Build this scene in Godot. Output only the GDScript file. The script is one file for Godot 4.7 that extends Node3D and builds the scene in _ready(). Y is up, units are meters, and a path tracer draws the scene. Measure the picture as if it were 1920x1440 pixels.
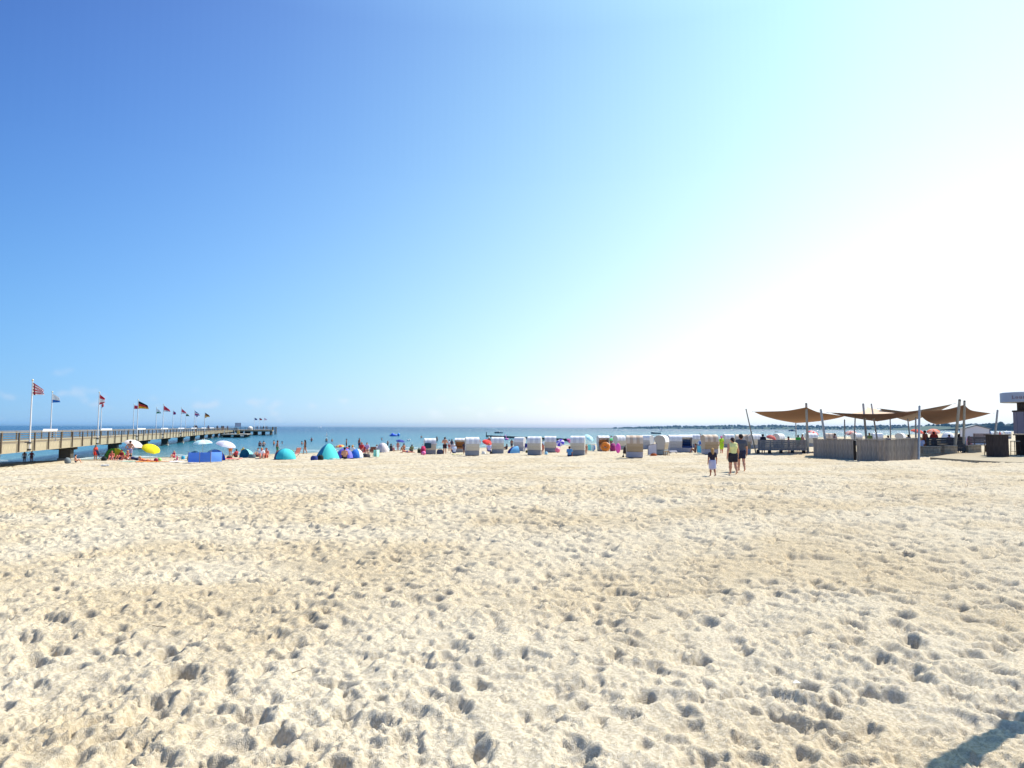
extends Node3D
# A wide sandy beach by the sea: pier with flags on the left, roofed wicker beach chairs in the middle,
# a beach bar under shade sails on the right. y is up, -z looks out to sea, the water stands at y = 0.

const EYE := 3.15
const EXPOSURE := 1.5
const SUN_TURN := 55.0      # degrees to the right of straight ahead
const SUN_HIGH := 50.0

var taken := {}
var kept := {}
var rng := RandomNumberGenerator.new()
var waves: FastNoiseLite


# ---------------------------------------------------------------- shapes
class Shape:
	var v := PackedVector3Array()
	var n := PackedVector3Array()
	var uv := PackedVector2Array()
	var col := PackedColorArray()
	var tint := Color.WHITE

	func tri(a: Vector3, b: Vector3, c: Vector3, na: Vector3, nb: Vector3, nc: Vector3) -> void:
		if (b - a).cross(c - a).dot(na + nb + nc) > 0.0:
			v.append_array([a, c, b]); n.append_array([na, nc, nb])
		else:
			v.append_array([a, b, c]); n.append_array([na, nb, nc])
		col.append_array([tint, tint, tint])

	func flat3(a: Vector3, b: Vector3, c: Vector3, out: Vector3) -> void:
		var m := (b - a).cross(c - a).normalized()
		if m.dot(out) < 0.0: m = -m
		tri(a, b, c, m, m, m)

	func quad(a: Vector3, b: Vector3, c: Vector3, d: Vector3, out: Vector3) -> void:
		flat3(a, b, c, out); flat3(a, c, d, out)

	func box(mid: Vector3, size: Vector3, turn := Basis()) -> void:
		var h := size * 0.5
		for ax in 3:
			for s in [-1.0, 1.0]:
				var o := Vector3.ZERO; o[ax] = s
				var p := Vector3.ZERO; p[(ax + 1) % 3] = 1.0
				var q := Vector3.ZERO; q[(ax + 2) % 3] = 1.0
				var e := [o + p + q, o - p + q, o - p - q, o + p - q]
				var w := []
				for k in e: w.append(mid + turn * (k * h))
				quad(w[0], w[1], w[2], w[3], turn * o)

	# a box whose edges are cut at 45 degrees so that they catch light
	func cut_box(mid: Vector3, size: Vector3, cut: float, turn := Basis()) -> void:
		var h := size * 0.5
		var c := minf(cut, minf(h.x, minf(h.y, h.z)) * 0.9)
		for ax in 3:
			var i := (ax + 1) % 3
			var j := (ax + 2) % 3
			for s in [-1.0, 1.0]:
				var w := []
				for k in [[1, 1], [-1, 1], [-1, -1], [1, -1]]:
					var p := Vector3.ZERO
					p[ax] = s * h[ax]; p[i] = k[0] * (h[i] - c); p[j] = k[1] * (h[j] - c)
					w.append(mid + turn * p)
				var o := Vector3.ZERO; o[ax] = s
				quad(w[0], w[1], w[2], w[3], turn * o)
				for t in [-1.0, 1.0]:
					var a := Vector3.ZERO; a[ax] = s * h[ax]; a[i] = t * (h[i] - c); a[j] = h[j] - c
					var b := a; b[j] = -a[j]
					var e := a; e[ax] = s * (h[ax] - c); e[i] = t * h[i]
					var f := e; f[j] = -e[j]
					var oo := Vector3.ZERO; oo[ax] = s; oo[i] = t
					quad(mid + turn * a, mid + turn * b, mid + turn * f, mid + turn * e, turn * oo)
		for x in [-1.0, 1.0]:
			for y in [-1.0, 1.0]:
				for z in [-1.0, 1.0]:
					var g := Vector3(x, y, z)
					flat3(mid + turn * (g * Vector3(h.x, h.y - c, h.z - c)), mid + turn * (g * Vector3(h.x - c, h.y, h.z - c)), mid + turn * (g * Vector3(h.x - c, h.y - c, h.z)), turn * g)

	func tube(a: Vector3, b: Vector3, ra: float, rb: float, sides := 8, caps := true) -> void:
		var d := (b - a).normalized()
		var x := d.cross(Vector3.UP if absf(d.y) < 0.9 else Vector3.RIGHT).normalized()
		var y := d.cross(x)
		for k in sides:
			var p0 := x * cos(TAU * k / sides) + y * sin(TAU * k / sides)
			var p1 := x * cos(TAU * (k + 1) / sides) + y * sin(TAU * (k + 1) / sides)
			tri(a + p0 * ra, a + p1 * ra, b + p1 * rb, p0, p1, p1)
			tri(a + p0 * ra, b + p1 * rb, b + p0 * rb, p0, p1, p0)
			if caps:
				if ra > 0.0: flat3(a, a + p0 * ra, a + p1 * ra, -d)
				if rb > 0.0: flat3(b, b + p0 * rb, b + p1 * rb, d)

	func ball(mid: Vector3, r: Vector3, seg := 12, turn := Basis()) -> void:
		var rings := maxi(seg / 2, 4)
		for i in rings:
			for j in seg:
				var p := []
				for k in [[i, j], [i + 1, j], [i + 1, j + 1], [i, j + 1]]:
					var t: float = PI * k[0] / rings
					var f: float = TAU * k[1] / seg
					p.append(Vector3(sin(t) * cos(f), cos(t), sin(t) * sin(f)))
				var m := []
				var w := []
				for k in p:
					m.append((turn * (k / r)).normalized()); w.append(mid + turn * (k * r))
				if i > 0: tri(w[0], w[1], w[3], m[0], m[1], m[3])
				if i < rings - 1: tri(w[1], w[2], w[3], m[1], m[2], m[3])

	# a turned profile of (radius, height), round the y axis of where
	func lathe(profile: Array, sides: int, where := Transform3D()) -> void:
		for i in profile.size() - 1:
			var a: Vector2 = profile[i]
			var b: Vector2 = profile[i + 1]
			var s := Vector2(b.y - a.y, a.x - b.x).normalized()
			for k in sides:
				var c0 := Vector2.from_angle(TAU * k / sides)
				var c1 := Vector2.from_angle(TAU * (k + 1) / sides)
				var n0 := where.basis * Vector3(c0.x * s.x, s.y, c0.y * s.x)
				var n1 := where.basis * Vector3(c1.x * s.x, s.y, c1.y * s.x)
				var p0 := where * Vector3(c0.x * a.x, a.y, c0.y * a.x)
				var p1 := where * Vector3(c1.x * a.x, a.y, c1.y * a.x)
				var q0 := where * Vector3(c0.x * b.x, b.y, c0.y * b.x)
				var q1 := where * Vector3(c1.x * b.x, b.y, c1.y * b.x)
				if a.x > 0.0: tri(p0, p1, q1, n0, n1, n1)
				if b.x > 0.0: tri(p0, q1, q0, n0, n1, n0)

	# rows of points joined into a smooth sheet of the given thickness; colours: one per column of cells, or none
	func sheet(rows: Array, thick := 0.0, colors := []) -> void:
		var nu := rows.size()
		var nv: int = rows[0].size()
		var nn := []
		for i in nu:
			var r := []
			for j in nv:
				var a: Vector3 = rows[mini(i + 1, nu - 1)][j] - rows[maxi(i - 1, 0)][j]
				var b: Vector3 = rows[i][mini(j + 1, nv - 1)] - rows[i][maxi(j - 1, 0)]
				var m := a.cross(b)
				r.append(m.normalized() if m.length() > 1e-12 else Vector3.ZERO)
			nn.append(r)
		for i in nu:      # where rows run together in a point, take the next row's normal
			for j in nv:
				if nn[i][j] == Vector3.ZERO:
					for k in [mini(i + 1, nu - 1), maxi(i - 1, 0)]:
						if nn[k][j] != Vector3.ZERO: nn[i][j] = nn[k][j]
				if nn[i][j] == Vector3.ZERO: nn[i][j] = Vector3.UP
		for side in ([1.0, -1.0] if thick > 0.0 else [1.0]):
			for i in nu - 1:
				for j in nv - 1:
					if colors.size(): tint = colors[j % colors.size()]
					var p := []
					var m := []
					for k in [[i, j], [i + 1, j], [i + 1, j + 1], [i, j + 1]]:
						m.append(nn[k[0]][k[1]] * side); p.append(rows[k[0]][k[1]] + nn[k[0]][k[1]] * side * thick * 0.5)
					tri(p[0], p[1], p[2], m[0], m[1], m[2])
					tri(p[0], p[2], p[3], m[0], m[2], m[3])
		if thick > 0.0:
			for i in nu - 1:
				for j in [0, nv - 1]:
					var h0: Vector3 = nn[i][j] * thick * 0.5
					var h1: Vector3 = nn[i + 1][j] * thick * 0.5
					quad(rows[i][j] + h0, rows[i + 1][j] + h1, rows[i + 1][j] - h1, rows[i][j] - h0, rows[i][j] - rows[i][1 if j == 0 else nv - 2])
			for j in nv - 1:
				for i in [0, nu - 1]:
					var h0: Vector3 = nn[i][j] * thick * 0.5
					var h1: Vector3 = nn[i][j + 1] * thick * 0.5
					quad(rows[i][j] + h0, rows[i][j + 1] + h1, rows[i][j + 1] - h1, rows[i][j] - h0, rows[i][j] - rows[1 if i == 0 else nu - 2][j])
		tint = Color.WHITE

	# a flat outline in the plane of x and y of where, given depth along z
	func prism(outline: Array, depth: float, where := Transform3D()) -> void:
		var poly := PackedVector2Array(outline)
		var ids := Geometry2D.triangulate_polygon(poly)
		for s in [-0.5, 0.5]:
			for k in ids.size() / 3:
				var p := []
				for e in 3: p.append(where * Vector3(poly[ids[k * 3 + e]].x, poly[ids[k * 3 + e]].y, s * depth))
				flat3(p[0], p[1], p[2], where.basis.z * s)
		var spin := -1.0 if Geometry2D.is_polygon_clockwise(poly) else 1.0
		for k in poly.size():
			var a := poly[k]
			var b := poly[(k + 1) % poly.size()]
			var o := where.basis * Vector3((b - a).y * spin, -(b - a).x * spin, 0)
			quad(where * Vector3(a.x, a.y, -depth / 2), where * Vector3(b.x, b.y, -depth / 2), where * Vector3(b.x, b.y, depth / 2), where * Vector3(a.x, a.y, depth / 2), o)

	func mesh() -> ArrayMesh:
		var arrays := []
		arrays.resize(Mesh.ARRAY_MAX)
		arrays[Mesh.ARRAY_VERTEX] = v
		arrays[Mesh.ARRAY_NORMAL] = n
		arrays[Mesh.ARRAY_COLOR] = col
		if uv.size() == v.size(): arrays[Mesh.ARRAY_TEX_UV] = uv
		var m := ArrayMesh.new()
		m.add_surface_from_arrays(Mesh.PRIMITIVE_TRIANGLES, arrays)
		return m


# ---------------------------------------------------------------- objects
func numbered(called: String) -> String:
	taken[called] = taken.get(called, -1) + 1
	return called if taken[called] == 0 else "%s_%03d" % [called, taken[called]]


func tag(o: Node3D, label: String, category: String, group := "", kind := "") -> Node3D:
	if label: o.set_meta("label", label)
	if category: o.set_meta("category", category)
	if group: o.set_meta("group", group)
	if kind: o.set_meta("kind", kind)
	return o


func thing(called: String, label: String, category: String, at := Vector3.ZERO, turn := 0.0, group := "") -> Node3D:
	var o := Node3D.new()
	o.name = numbered(called)
	add_child(o)
	o.position = at
	o.rotation.y = deg_to_rad(turn)
	return tag(o, label, category, group)


func part(called: String, shape: Variant, m: Material, parent: Node3D, label := "") -> MeshInstance3D:
	var o := MeshInstance3D.new()
	if shape is Shape: o.mesh = shape.mesh()
	else: o.mesh = shape
	o.material_override = m
	o.name = called if parent != self else numbered(called)
	parent.add_child(o, true)
	if label: o.set_meta("label", label)
	return o


func single(called: String, shape: Variant, m: Material, label: String, category: String, at := Vector3.ZERO, turn := 0.0, group := "") -> MeshInstance3D:
	var o := part(called, shape, m, self)
	o.position = at
	o.rotation.y = deg_to_rad(turn)
	tag(o, label, category, group)
	return o


func structure(called: String, shape: Variant, m: Material) -> MeshInstance3D:
	var o := part(called, shape, m, self)
	o.set_meta("kind", "structure")
	return o


# ---------------------------------------------------------------- materials
func rgb(r: int, g: int, b: int) -> Color:
	return Color8(r, g, b)


func paint(c: Color, rough := 0.75, thru := 0.0, metal := 0.0) -> StandardMaterial3D:
	var key := "%s %s %s %s" % [c.to_html(), rough, thru, metal]
	if not kept.has(key):
		var m := StandardMaterial3D.new()
		m.albedo_color = c
		m.roughness = rough
		m.metallic = metal
		m.metallic_specular = 0.4
		m.cull_mode = BaseMaterial3D.CULL_DISABLED
		if thru > 0.0:
			m.backlight_enabled = true
			m.backlight = Color(c.r * thru, c.g * thru, c.b * thru)
		kept[key] = m
	return kept[key]


# cloth lets light through; weave gives it a fine relief
func cloth(c: Color, thru := 0.6) -> StandardMaterial3D:
	return paint(c, 0.85, thru)


func tinted(rough := 0.8, thru := 0.0) -> StandardMaterial3D:
	var key := "tinted %s %s" % [rough, thru]
	if not kept.has(key):
		var m := StandardMaterial3D.new()
		m.vertex_color_use_as_albedo = true
		m.roughness = rough
		m.metallic_specular = 0.4
		m.cull_mode = BaseMaterial3D.CULL_DISABLED
		if thru > 0.0:
			m.backlight_enabled = true
			m.backlight = Color(thru, thru, thru)
		kept[key] = m
	return kept[key]


func lin(r: int, g: int, b: int) -> Color:
	return Color8(r, g, b).srgb_to_linear()


func noise(freq: float, octaves: int, seed_: int, kind := FastNoiseLite.TYPE_SIMPLEX_SMOOTH) -> FastNoiseLite:
	var f := FastNoiseLite.new()
	f.noise_type = kind
	f.seed = seed_
	f.frequency = freq
	f.fractal_type = FastNoiseLite.FRACTAL_FBM if octaves > 1 else FastNoiseLite.FRACTAL_NONE
	f.fractal_octaves = octaves
	return f


# a grey seamless noise picture, recoloured between two colours (sRGB) and with its contrast set
func noise_picture(f: FastNoiseLite, side: int, low: Color, high: Color, stretch := 1.0) -> ImageTexture:
	var im := f.get_seamless_image(side, side)
	im.convert(Image.FORMAT_L8)
	var grey := im.get_data()
	var out := PackedByteArray()
	out.resize(side * side * 3)
	for k in side * side:
		var t := clampf((grey[k] / 255.0 - 0.5) * stretch + 0.5, 0.0, 1.0)
		out[k * 3] = int(255.0 * lerpf(low.r, high.r, t))
		out[k * 3 + 1] = int(255.0 * lerpf(low.g, high.g, t))
		out[k * 3 + 2] = int(255.0 * lerpf(low.b, high.b, t))
	return ImageTexture.create_from_image(Image.create_from_data(side, side, false, Image.FORMAT_RGB8, out))


func timber(c: Color, rough := 0.85) -> StandardMaterial3D:
	var key := "timber %s" % c.to_html()
	if not kept.has(key):
		if not kept.has("grain"):
			var g := noise(0.02, 4, 31)
			kept["grain"] = noise_picture(g, 256, Color(0.84, 0.84, 0.84), Color(1, 1, 1), 1.4)
		var m := StandardMaterial3D.new()
		m.albedo_color = c
		m.albedo_texture = kept["grain"]
		m.uv1_triplanar = true
		m.uv1_world_triplanar = true
		m.uv1_scale = Vector3(1.3, 0.35, 1.3)
		m.roughness = rough
		m.metallic_specular = 0.3
		m.cull_mode = BaseMaterial3D.CULL_DISABLED
		kept[key] = m
	return kept[key]


# woven cane: fine relief over the colour
func wicker(c: Color) -> StandardMaterial3D:
	var key := "wicker %s" % c.to_html()
	if not kept.has(key):
		if not kept.has("weave"):
			var side := 128
			var im := Image.create(side, side, false, Image.FORMAT_RGB8)
			for y in side:
				for x in side:
					var over := (x / 16 + y / 16) % 2 == 0
					var t := absf(sin(PI * x / 16.0)) if over else absf(sin(PI * y / 16.0))
					var g := 0.62 + 0.38 * t
					im.set_pixel(x, y, Color(g, g, g))
			kept["weave"] = ImageTexture.create_from_image(im)
		var m := StandardMaterial3D.new()
		m.albedo_color = c
		m.albedo_texture = kept["weave"]
		m.uv1_triplanar = true
		m.uv1_scale = Vector3(3, 3, 3)
		m.roughness = 0.55
		m.cull_mode = BaseMaterial3D.CULL_DISABLED
		m.heightmap_enabled = true
		m.heightmap_texture = kept["weave"]
		m.heightmap_scale = 0.8
		kept[key] = m
	return kept[key]


# ---------------------------------------------------------------- the lie of the land
const SLOPE_AT := [-400.0, -40.0, 0.0, 19.0, 33.0, 49.0, 62.0, 72.0, 80.0, 120.0, 400.0]
const SLOPE_LOW := [14.0, 4.3, 3.17, 2.85, 2.46, 2.15, 2.02, 1.72, 1.62, 1.5, 1.3]

func inland(x: float, z: float) -> float:      # metres from the water's edge
	return (x + 42.0) * 0.788 + (z + 64.0) * 0.616


func land(x: float, z: float) -> float:
	var d := inland(x, z)
	if d <= SLOPE_AT[0]: return EYE - SLOPE_LOW[0]
	for k in SLOPE_AT.size() - 1:
		if d < SLOPE_AT[k + 1]:
			var t: float = (d - SLOPE_AT[k]) / (SLOPE_AT[k + 1] - SLOPE_AT[k])
			return EYE - lerpf(SLOPE_LOW[k], SLOPE_LOW[k + 1], t)
	return EYE - SLOPE_LOW[-1]


# clear air: paler towards the sun and towards the horizon, deep blue away from both
func sky_light(d: Vector3, glow: Vector3) -> Color:
	var g := clampf(rad_to_deg(acos(clampf(d.dot(glow), -1.0, 1.0))), 18.0, 84.0) / 60.0
	var high := clampf(rad_to_deg(asin(clampf(d.y, -1.0, 1.0))), 0.0, 31.0)
	var e := high / 30.0
	var h := exp(-high / 3.0)
	var r := maxf(0.085, minf(1.15, exp(2.6733 - 1.2222 * g - 2.9746 * e - 2.2025 * g * g - 0.2044 * g * e + 0.7124 * e * e - 0.0361 * h + 0.8690 * g * g * g)))
	var v := maxf(0.215, minf(1.2, exp(1.5747 - 0.7368 * g - 0.6839 * e - 0.8639 * g * g - 1.0464 * g * e - 0.0408 * e * e - 0.2656 * h + 0.3264 * g * g * g)))
	return Color(r, v, maxf(maxf(0.540, v), exp(-1.2267 + 2.1168 * g + 1.9499 * e - 0.3922 * g * g - 1.9957 * g * e - 0.5910 * e * e - 0.2839 * h - 0.3166 * g * g * g)))


func build_sky() -> PanoramaSkyMaterial:
	var w := 2048
	var h := 1024
	var glow := Vector3(sin(deg_to_rad(44.0)) * cos(deg_to_rad(48.0)), sin(deg_to_rad(48.0)), -cos(deg_to_rad(44.0)) * cos(deg_to_rad(48.0)))
	var puff := noise(5.0, 4, 77)
	var data := PackedFloat32Array()
	data.resize(w * h * 3)
	for y in h:
		var up := PI * (0.5 - (y + 0.5) / h)
		if up < -0.02:
			continue
		var e := rad_to_deg(up)
		var fine := e < 20.0
		var last := Color()
		for x in w:
			# smooth parts are computed on every fourth column
			var c: Color
			if fine or x % 4 == 0:
				var round_ := TAU * (x + 0.5) / w
				var d := Vector3(sin(round_) * cos(up), sin(up), -cos(round_) * cos(up))   # column 0 looks out to sea
				c = sky_light(d, glow)
				if e > 0.3 and e < 5.0:
					# small fair-weather clouds low over the water
					var s := puff.get_noise_3d(d.x * 4.5, e * 0.16, d.z * 4.5) - 0.17 - absf(e - 1.55) * 0.15
					var t := clampf(s * 3.5, 0.0, 1.0) * 0.36
					c = c.lerp(Color(0.82, 0.86, 0.95).lerp(Color(1.6, 1.6, 1.6), clampf(c.r - 0.5, 0.0, 1.0)), t)
				last = c
			else:
				c = last
			var at := (y * w + x) * 3
			data[at] = c.r / EXPOSURE
			data[at + 1] = c.g / EXPOSURE
			data[at + 2] = c.b / EXPOSURE
	# below the horizon: the mean of the lowest row, hidden by land and sea
	var im := Image.create_from_data(w, h, false, Image.FORMAT_RGBF, data.to_byte_array())
	var m := PanoramaSkyMaterial.new()
	m.panorama = ImageTexture.create_from_image(im)
	return m


# ---------------------------------------------------------------- sand and sea
func build_sand() -> void:
	# one sheet of sand: fine near the middle of the beach, coarser with distance, and on past the edges of the bay
	var fs := PackedFloat32Array([-160.0, -80.0, -35.0, -14.0, -5.0, -1.5, 0.2, 1.2])
	var first := fs.size()
	var ratio := 1.0041
	var f := 2.0
	while f < 118.0:
		fs.append(f)
		f *= ratio
	var last := fs.size()
	for k in [122.0, 130.0, 142.0, 160.0, 185.0, 220.0, 270.0, 340.0, 450.0, 600.0, 850.0, 1300.0, 2000.0, 3000.0]: fs.append(k)
	var us := PackedFloat32Array([-12.0, -5.0, -2.6, -1.7, -1.3, -1.1])
	var ufirst := us.size()
	var inner := 980
	for k in inner: us.append(-1.0 + 2.0 * k / (inner - 1))
	us.append_array([1.1, 1.3, 1.7, 2.6, 5.0, 12.0])
	var nr := fs.size()
	var nc := us.size()
	var swell := noise(0.16, 2, 5)
	var lumps := noise(1.1, 4, 11)
	var crumb := noise(6.5, 4, 23)
	var where := noise(0.5, 2, 41)
	var pits := FastNoiseLite.new()
	pits.noise_type = FastNoiseLite.TYPE_CELLULAR
	pits.seed = 9
	pits.frequency = 3.0
	pits.fractal_type = FastNoiseLite.FRACTAL_NONE
	pits.cellular_return_type = FastNoiseLite.RETURN_DISTANCE
	pits.cellular_jitter = 1.0
	var pos := PackedVector3Array()
	pos.resize(nr * nc)
	for i in nr:
		var fw := fs[i]
		var wide := 0.98 * absf(fw) + 1.9
		var calm := clampf(1.0 - (fw - 118.0) / 60.0, 0.0, 1.0) * clampf((fw + 3.0) / 4.0, 0.0, 1.0)
		var near := clampf(1.0 - (fw - 12.0) / 20.0, 0.0, 1.0)
		var far := clampf((fw - 6.5) / 9.0, 0.0, 1.0)
		for j in nc:
			var x := us[j] * wide
			var z := -fw
			var y := land(x, z)
			var d := inland(x, z)
			var dry := calm * clampf((d - 1.5) / 9.0, 0.04, 1.0)
			if dry > 0.0 and absf(us[j]) <= 1.3:
				y += swell.get_noise_2d(x, z) * 0.07 * dry
				var rough := 0.55 + 0.9 * clampf(where.get_noise_2d(x, z) + 0.35, 0.0, 1.0)
				y += lumps.get_noise_2d(x, z) * 0.046 * dry * rough
				if near > 0.0:
					var c := crumb.get_noise_2d(x, z)
					y += (0.5 - absf(c) * 1.6) * 0.046 * maxf(0.0, rough - 0.58) * near * dry + c * 0.010 * near * dry
				if far > 0.0:
					var p := clampf(1.0 + pits.get_noise_2d(x, z), 0.0, 1.0)   # 0 at a pit's middle
					y -= (1.0 - smoothstep(0.14, 0.46, p + 0.12 * crumb.get_noise_2d(x * 0.7, z * 0.7))) * (0.075 + 0.03 * clampf((fw - 18.0) / 20.0, 0.0, 1.0)) * far * dry * rough
			pos[i * nc + j] = Vector3(x, y, z)
	# footprints, trodden every which way and half filled in again
	rng.seed = 20
	var count := 9500
	var trodden := {}
	for k in count:
		var fw := 2.1 * pow(13.5, sqrt(rng.randf()))
		if k % 3 == 0: fw = rng.randf_range(2.2, 28.0)
		var x := rng.randf_range(-1.0, 1.0) * (0.92 * fw + 2.0)
		var spot := Vector2i(int(x / 0.17 + 500.0), int(fw / 0.17))
		if trodden.has(spot): continue
		trodden[spot] = true
		var heading := rng.randf_range(-0.9, 0.9) + (0.0 if rng.randf() < 0.75 else PI * 0.5)
		var size := rng.randf_range(0.62, 1.12)
		if rng.randf() < 0.07: size *= 1.3
		var deep := (0.012 + 0.042 * pow(rng.randf(), 1.6)) * size
		stamp(pos, fs, nc, ufirst, inner, first, last, ratio, x, fw, heading, 0.155 * size, 0.072 * size * rng.randf_range(0.9, 1.4), deep, crumb)
		if rng.randf() < 0.55:     # the other foot, a step on
			var side := 0.1 if k % 2 == 0 else -0.1
			var nx := x + sin(heading) * 0.62 + cos(heading) * side * 2.0
			var nf := fw + cos(heading) * 0.62 - sin(heading) * side * 2.0
			if nf > 2.1: stamp(pos, fs, nc, ufirst, inner, first, last, ratio, nx, nf, heading + rng.randf_range(-0.2, 0.2), 0.155 * size, 0.072 * size * rng.randf_range(0.9, 1.3), deep * rng.randf_range(0.7, 1.1), crumb)
	# loose sand slumps: sharp crests run down
	for turn in 3:
		for i in range(first + 1, last - 1):
			if fs[i] > 26.0: break
			var limit := fs[i] * 0.0006
			for j in range(ufirst + 1, ufirst + inner - 1):
				var at := i * nc + j
				var over := pos[at].y - (pos[at - 1].y + pos[at + 1].y + pos[at - nc].y + pos[at + nc].y) * 0.25
				if over > limit:
					var p := pos[at]
					p.y -= (over - limit) * 0.9
					pos[at] = p
	# crumbs and clods thrown up by the feet, in drifts
	for k in 120000:
		var fw := 2.1 * pow(12.0, sqrt(rng.randf()))
		var x := rng.randf_range(-1.0, 1.0) * (0.84 * fw + 0.6)
		if where.get_noise_2d(x * 2.2, fw * 2.2 + 70.0) + rng.randf_range(-0.3, 0.3) < 0.04: continue
		clod(pos, fs, nc, ufirst, inner, first, last, ratio, x, fw, 0.006 + 0.016 * pow(rng.randf(), 3.0), rng, crumb)
	var nor := PackedVector3Array()
	nor.resize(nr * nc)
	var colors := PackedColorArray()
	colors.resize(nr * nc)
	var patch := noise(0.22, 3, 61)
	var pale := lin(206, 197, 179)
	var warm := lin(196, 183, 159)
	var wet := lin(150, 137, 114)
	for i in nr:
		for j in nc:
			var at := i * nc + j
			var a := pos[mini(i + 1, nr - 1) * nc + j] - pos[maxi(i - 1, 0) * nc + j]
			var b := pos[i * nc + mini(j + 1, nc - 1)] - pos[i * nc + maxi(j - 1, 0)]
			nor[at] = b.cross(a).normalized()
			var p := pos[at]
			var c := pale.lerp(warm, clampf(patch.get_noise_2d(p.x, p.z) * 1.3 + 0.45, 0.0, 1.0))
			var d := inland(p.x, p.z)
			if d < 6.0: c = c.lerp(wet, clampf((6.0 - d + patch.get_noise_2d(p.x * 3.0, p.z * 3.0) * 3.0) / 5.0, 0.0, 1.0))
			colors[at] = c
	var index := PackedInt32Array()
	index.resize((nr - 1) * (nc - 1) * 6)
	var w := 0
	for i in nr - 1:
		for j in nc - 1:
			var a := i * nc + j
			var b := a + nc
			index[w] = a; index[w + 1] = b; index[w + 2] = b + 1
			index[w + 3] = a; index[w + 4] = b + 1; index[w + 5] = a + 1
			w += 6
	var arrays := []
	arrays.resize(Mesh.ARRAY_MAX)
	arrays[Mesh.ARRAY_VERTEX] = pos
	arrays[Mesh.ARRAY_NORMAL] = nor
	arrays[Mesh.ARRAY_COLOR] = colors
	arrays[Mesh.ARRAY_INDEX] = index
	var mesh := ArrayMesh.new()
	mesh.add_surface_from_arrays(Mesh.PRIMITIVE_TRIANGLES, arrays)
	var m := StandardMaterial3D.new()
	m.vertex_color_use_as_albedo = true
	m.roughness = 0.95
	m.metallic_specular = 0.25
	m.albedo_texture = noise_picture(noise(0.035, 5, 3), 1024, Color(0.84, 0.82, 0.79), Color(1, 1, 1), 2.2)
	m.uv1_triplanar = true
	m.uv1_world_triplanar = true
	m.uv1_scale = Vector3(0.9, 0.9, 0.9)
	m.heightmap_enabled = true
	m.heightmap_texture = noise_picture(noise(0.11, 4, 8), 1024, Color.BLACK, Color.WHITE, 1.5)
	m.heightmap_scale = 0.45
	structure("beach", mesh, m)


func stamp(pos: PackedVector3Array, fs: PackedFloat32Array, nc: int, ufirst: int, inner: int, first: int, last: int, ratio: float, x: float, fw: float, heading: float, la: float, lb: float, deep: float, ragged: FastNoiseLite) -> void:
	var reach := la * 1.9
	var i0 := maxi(first, first + int(log(maxf(fw - reach, 2.0) / 2.0) / log(ratio)))
	var i1 := mini(last - 1, first + int(log(maxf(fw + reach, 2.0) / 2.0) / log(ratio)) + 1)
	var ca := cos(heading)
	var sa := sin(heading)
	for i in range(i0, i1 + 1):
		var wide := 0.98 * fs[i] + 1.9
		var j0 := maxi(0, int(((x - reach) / wide + 1.0) * 0.5 * (inner - 1)))
		var j1 := mini(inner - 1, int(((x + reach) / wide + 1.0) * 0.5 * (inner - 1)) + 1)
		var df := fs[i] - fw
		for j in range(j0, j1 + 1):
			var at := i * nc + ufirst + j
			var p := pos[at]
			var dx := p.x - x
			var a := (dx * sa + df * ca) / la
			var b := (dx * ca - df * sa) / lb
			var r := sqrt(a * a + b * b)
			if r < 2.3: r *= 1.0 + 0.55 * ragged.get_noise_2d(p.x * 1.1, p.z * 1.1) + 0.25 * ragged.get_noise_2d(p.x * 4.0 + 30.0, p.z * 4.0)
			if r < 1.9:
				var y := -deep * (1.0 - smoothstep(0.45, 1.05, r)) * (1.0 + 0.35 * a)
				var rim := (r - 1.22) / 0.26
				y += deep * 0.26 * exp(-rim * rim) * (1.0 + 0.6 * a)
				p.y += y
				pos[at] = p


func clod(pos: PackedVector3Array, fs: PackedFloat32Array, nc: int, ufirst: int, inner: int, first: int, last: int, ratio: float, x: float, fw: float, size: float, dice: RandomNumberGenerator, ragged: FastNoiseLite) -> void:
	var r := maxf(size, fw * 0.0024)
	var high := r * dice.randf_range(0.5, 1.1)
	var i0 := maxi(first, first + int(log(maxf(fw - r, 2.0) / 2.0) / log(ratio)))
	var i1 := mini(last - 1, first + int(log(maxf(fw + r, 2.0) / 2.0) / log(ratio)) + 1)
	var ic := clampi((i0 + i1) / 2, first, last - 1)
	var jc := clampi(int((x / (0.98 * fs[ic] + 1.9) + 1.0) * 0.5 * (inner - 1)), 0, inner - 1)
	var lift := pos[ic * nc + ufirst + jc].y
	for i in range(i0, i1 + 1):
		var wide := 0.98 * fs[i] + 1.9
		var j0 := maxi(0, int(((x - r) / wide + 1.0) * 0.5 * (inner - 1)))
		var j1 := mini(inner - 1, int(((x + r) / wide + 1.0) * 0.5 * (inner - 1)) + 1)
		for j in range(j0, j1 + 1):
			var at := i * nc + ufirst + j
			var p := pos[at]
			var d := Vector2(p.x - x, fs[i] - fw).length() / r * (1.0 + 0.5 * ragged.get_noise_2d(p.x * 3.0, p.z * 3.0))
			if d < 1.0:
				p.y = maxf(p.y, lift + high * (sqrt(1.0 - d * d) - 0.25))
				pos[at] = p


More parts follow.
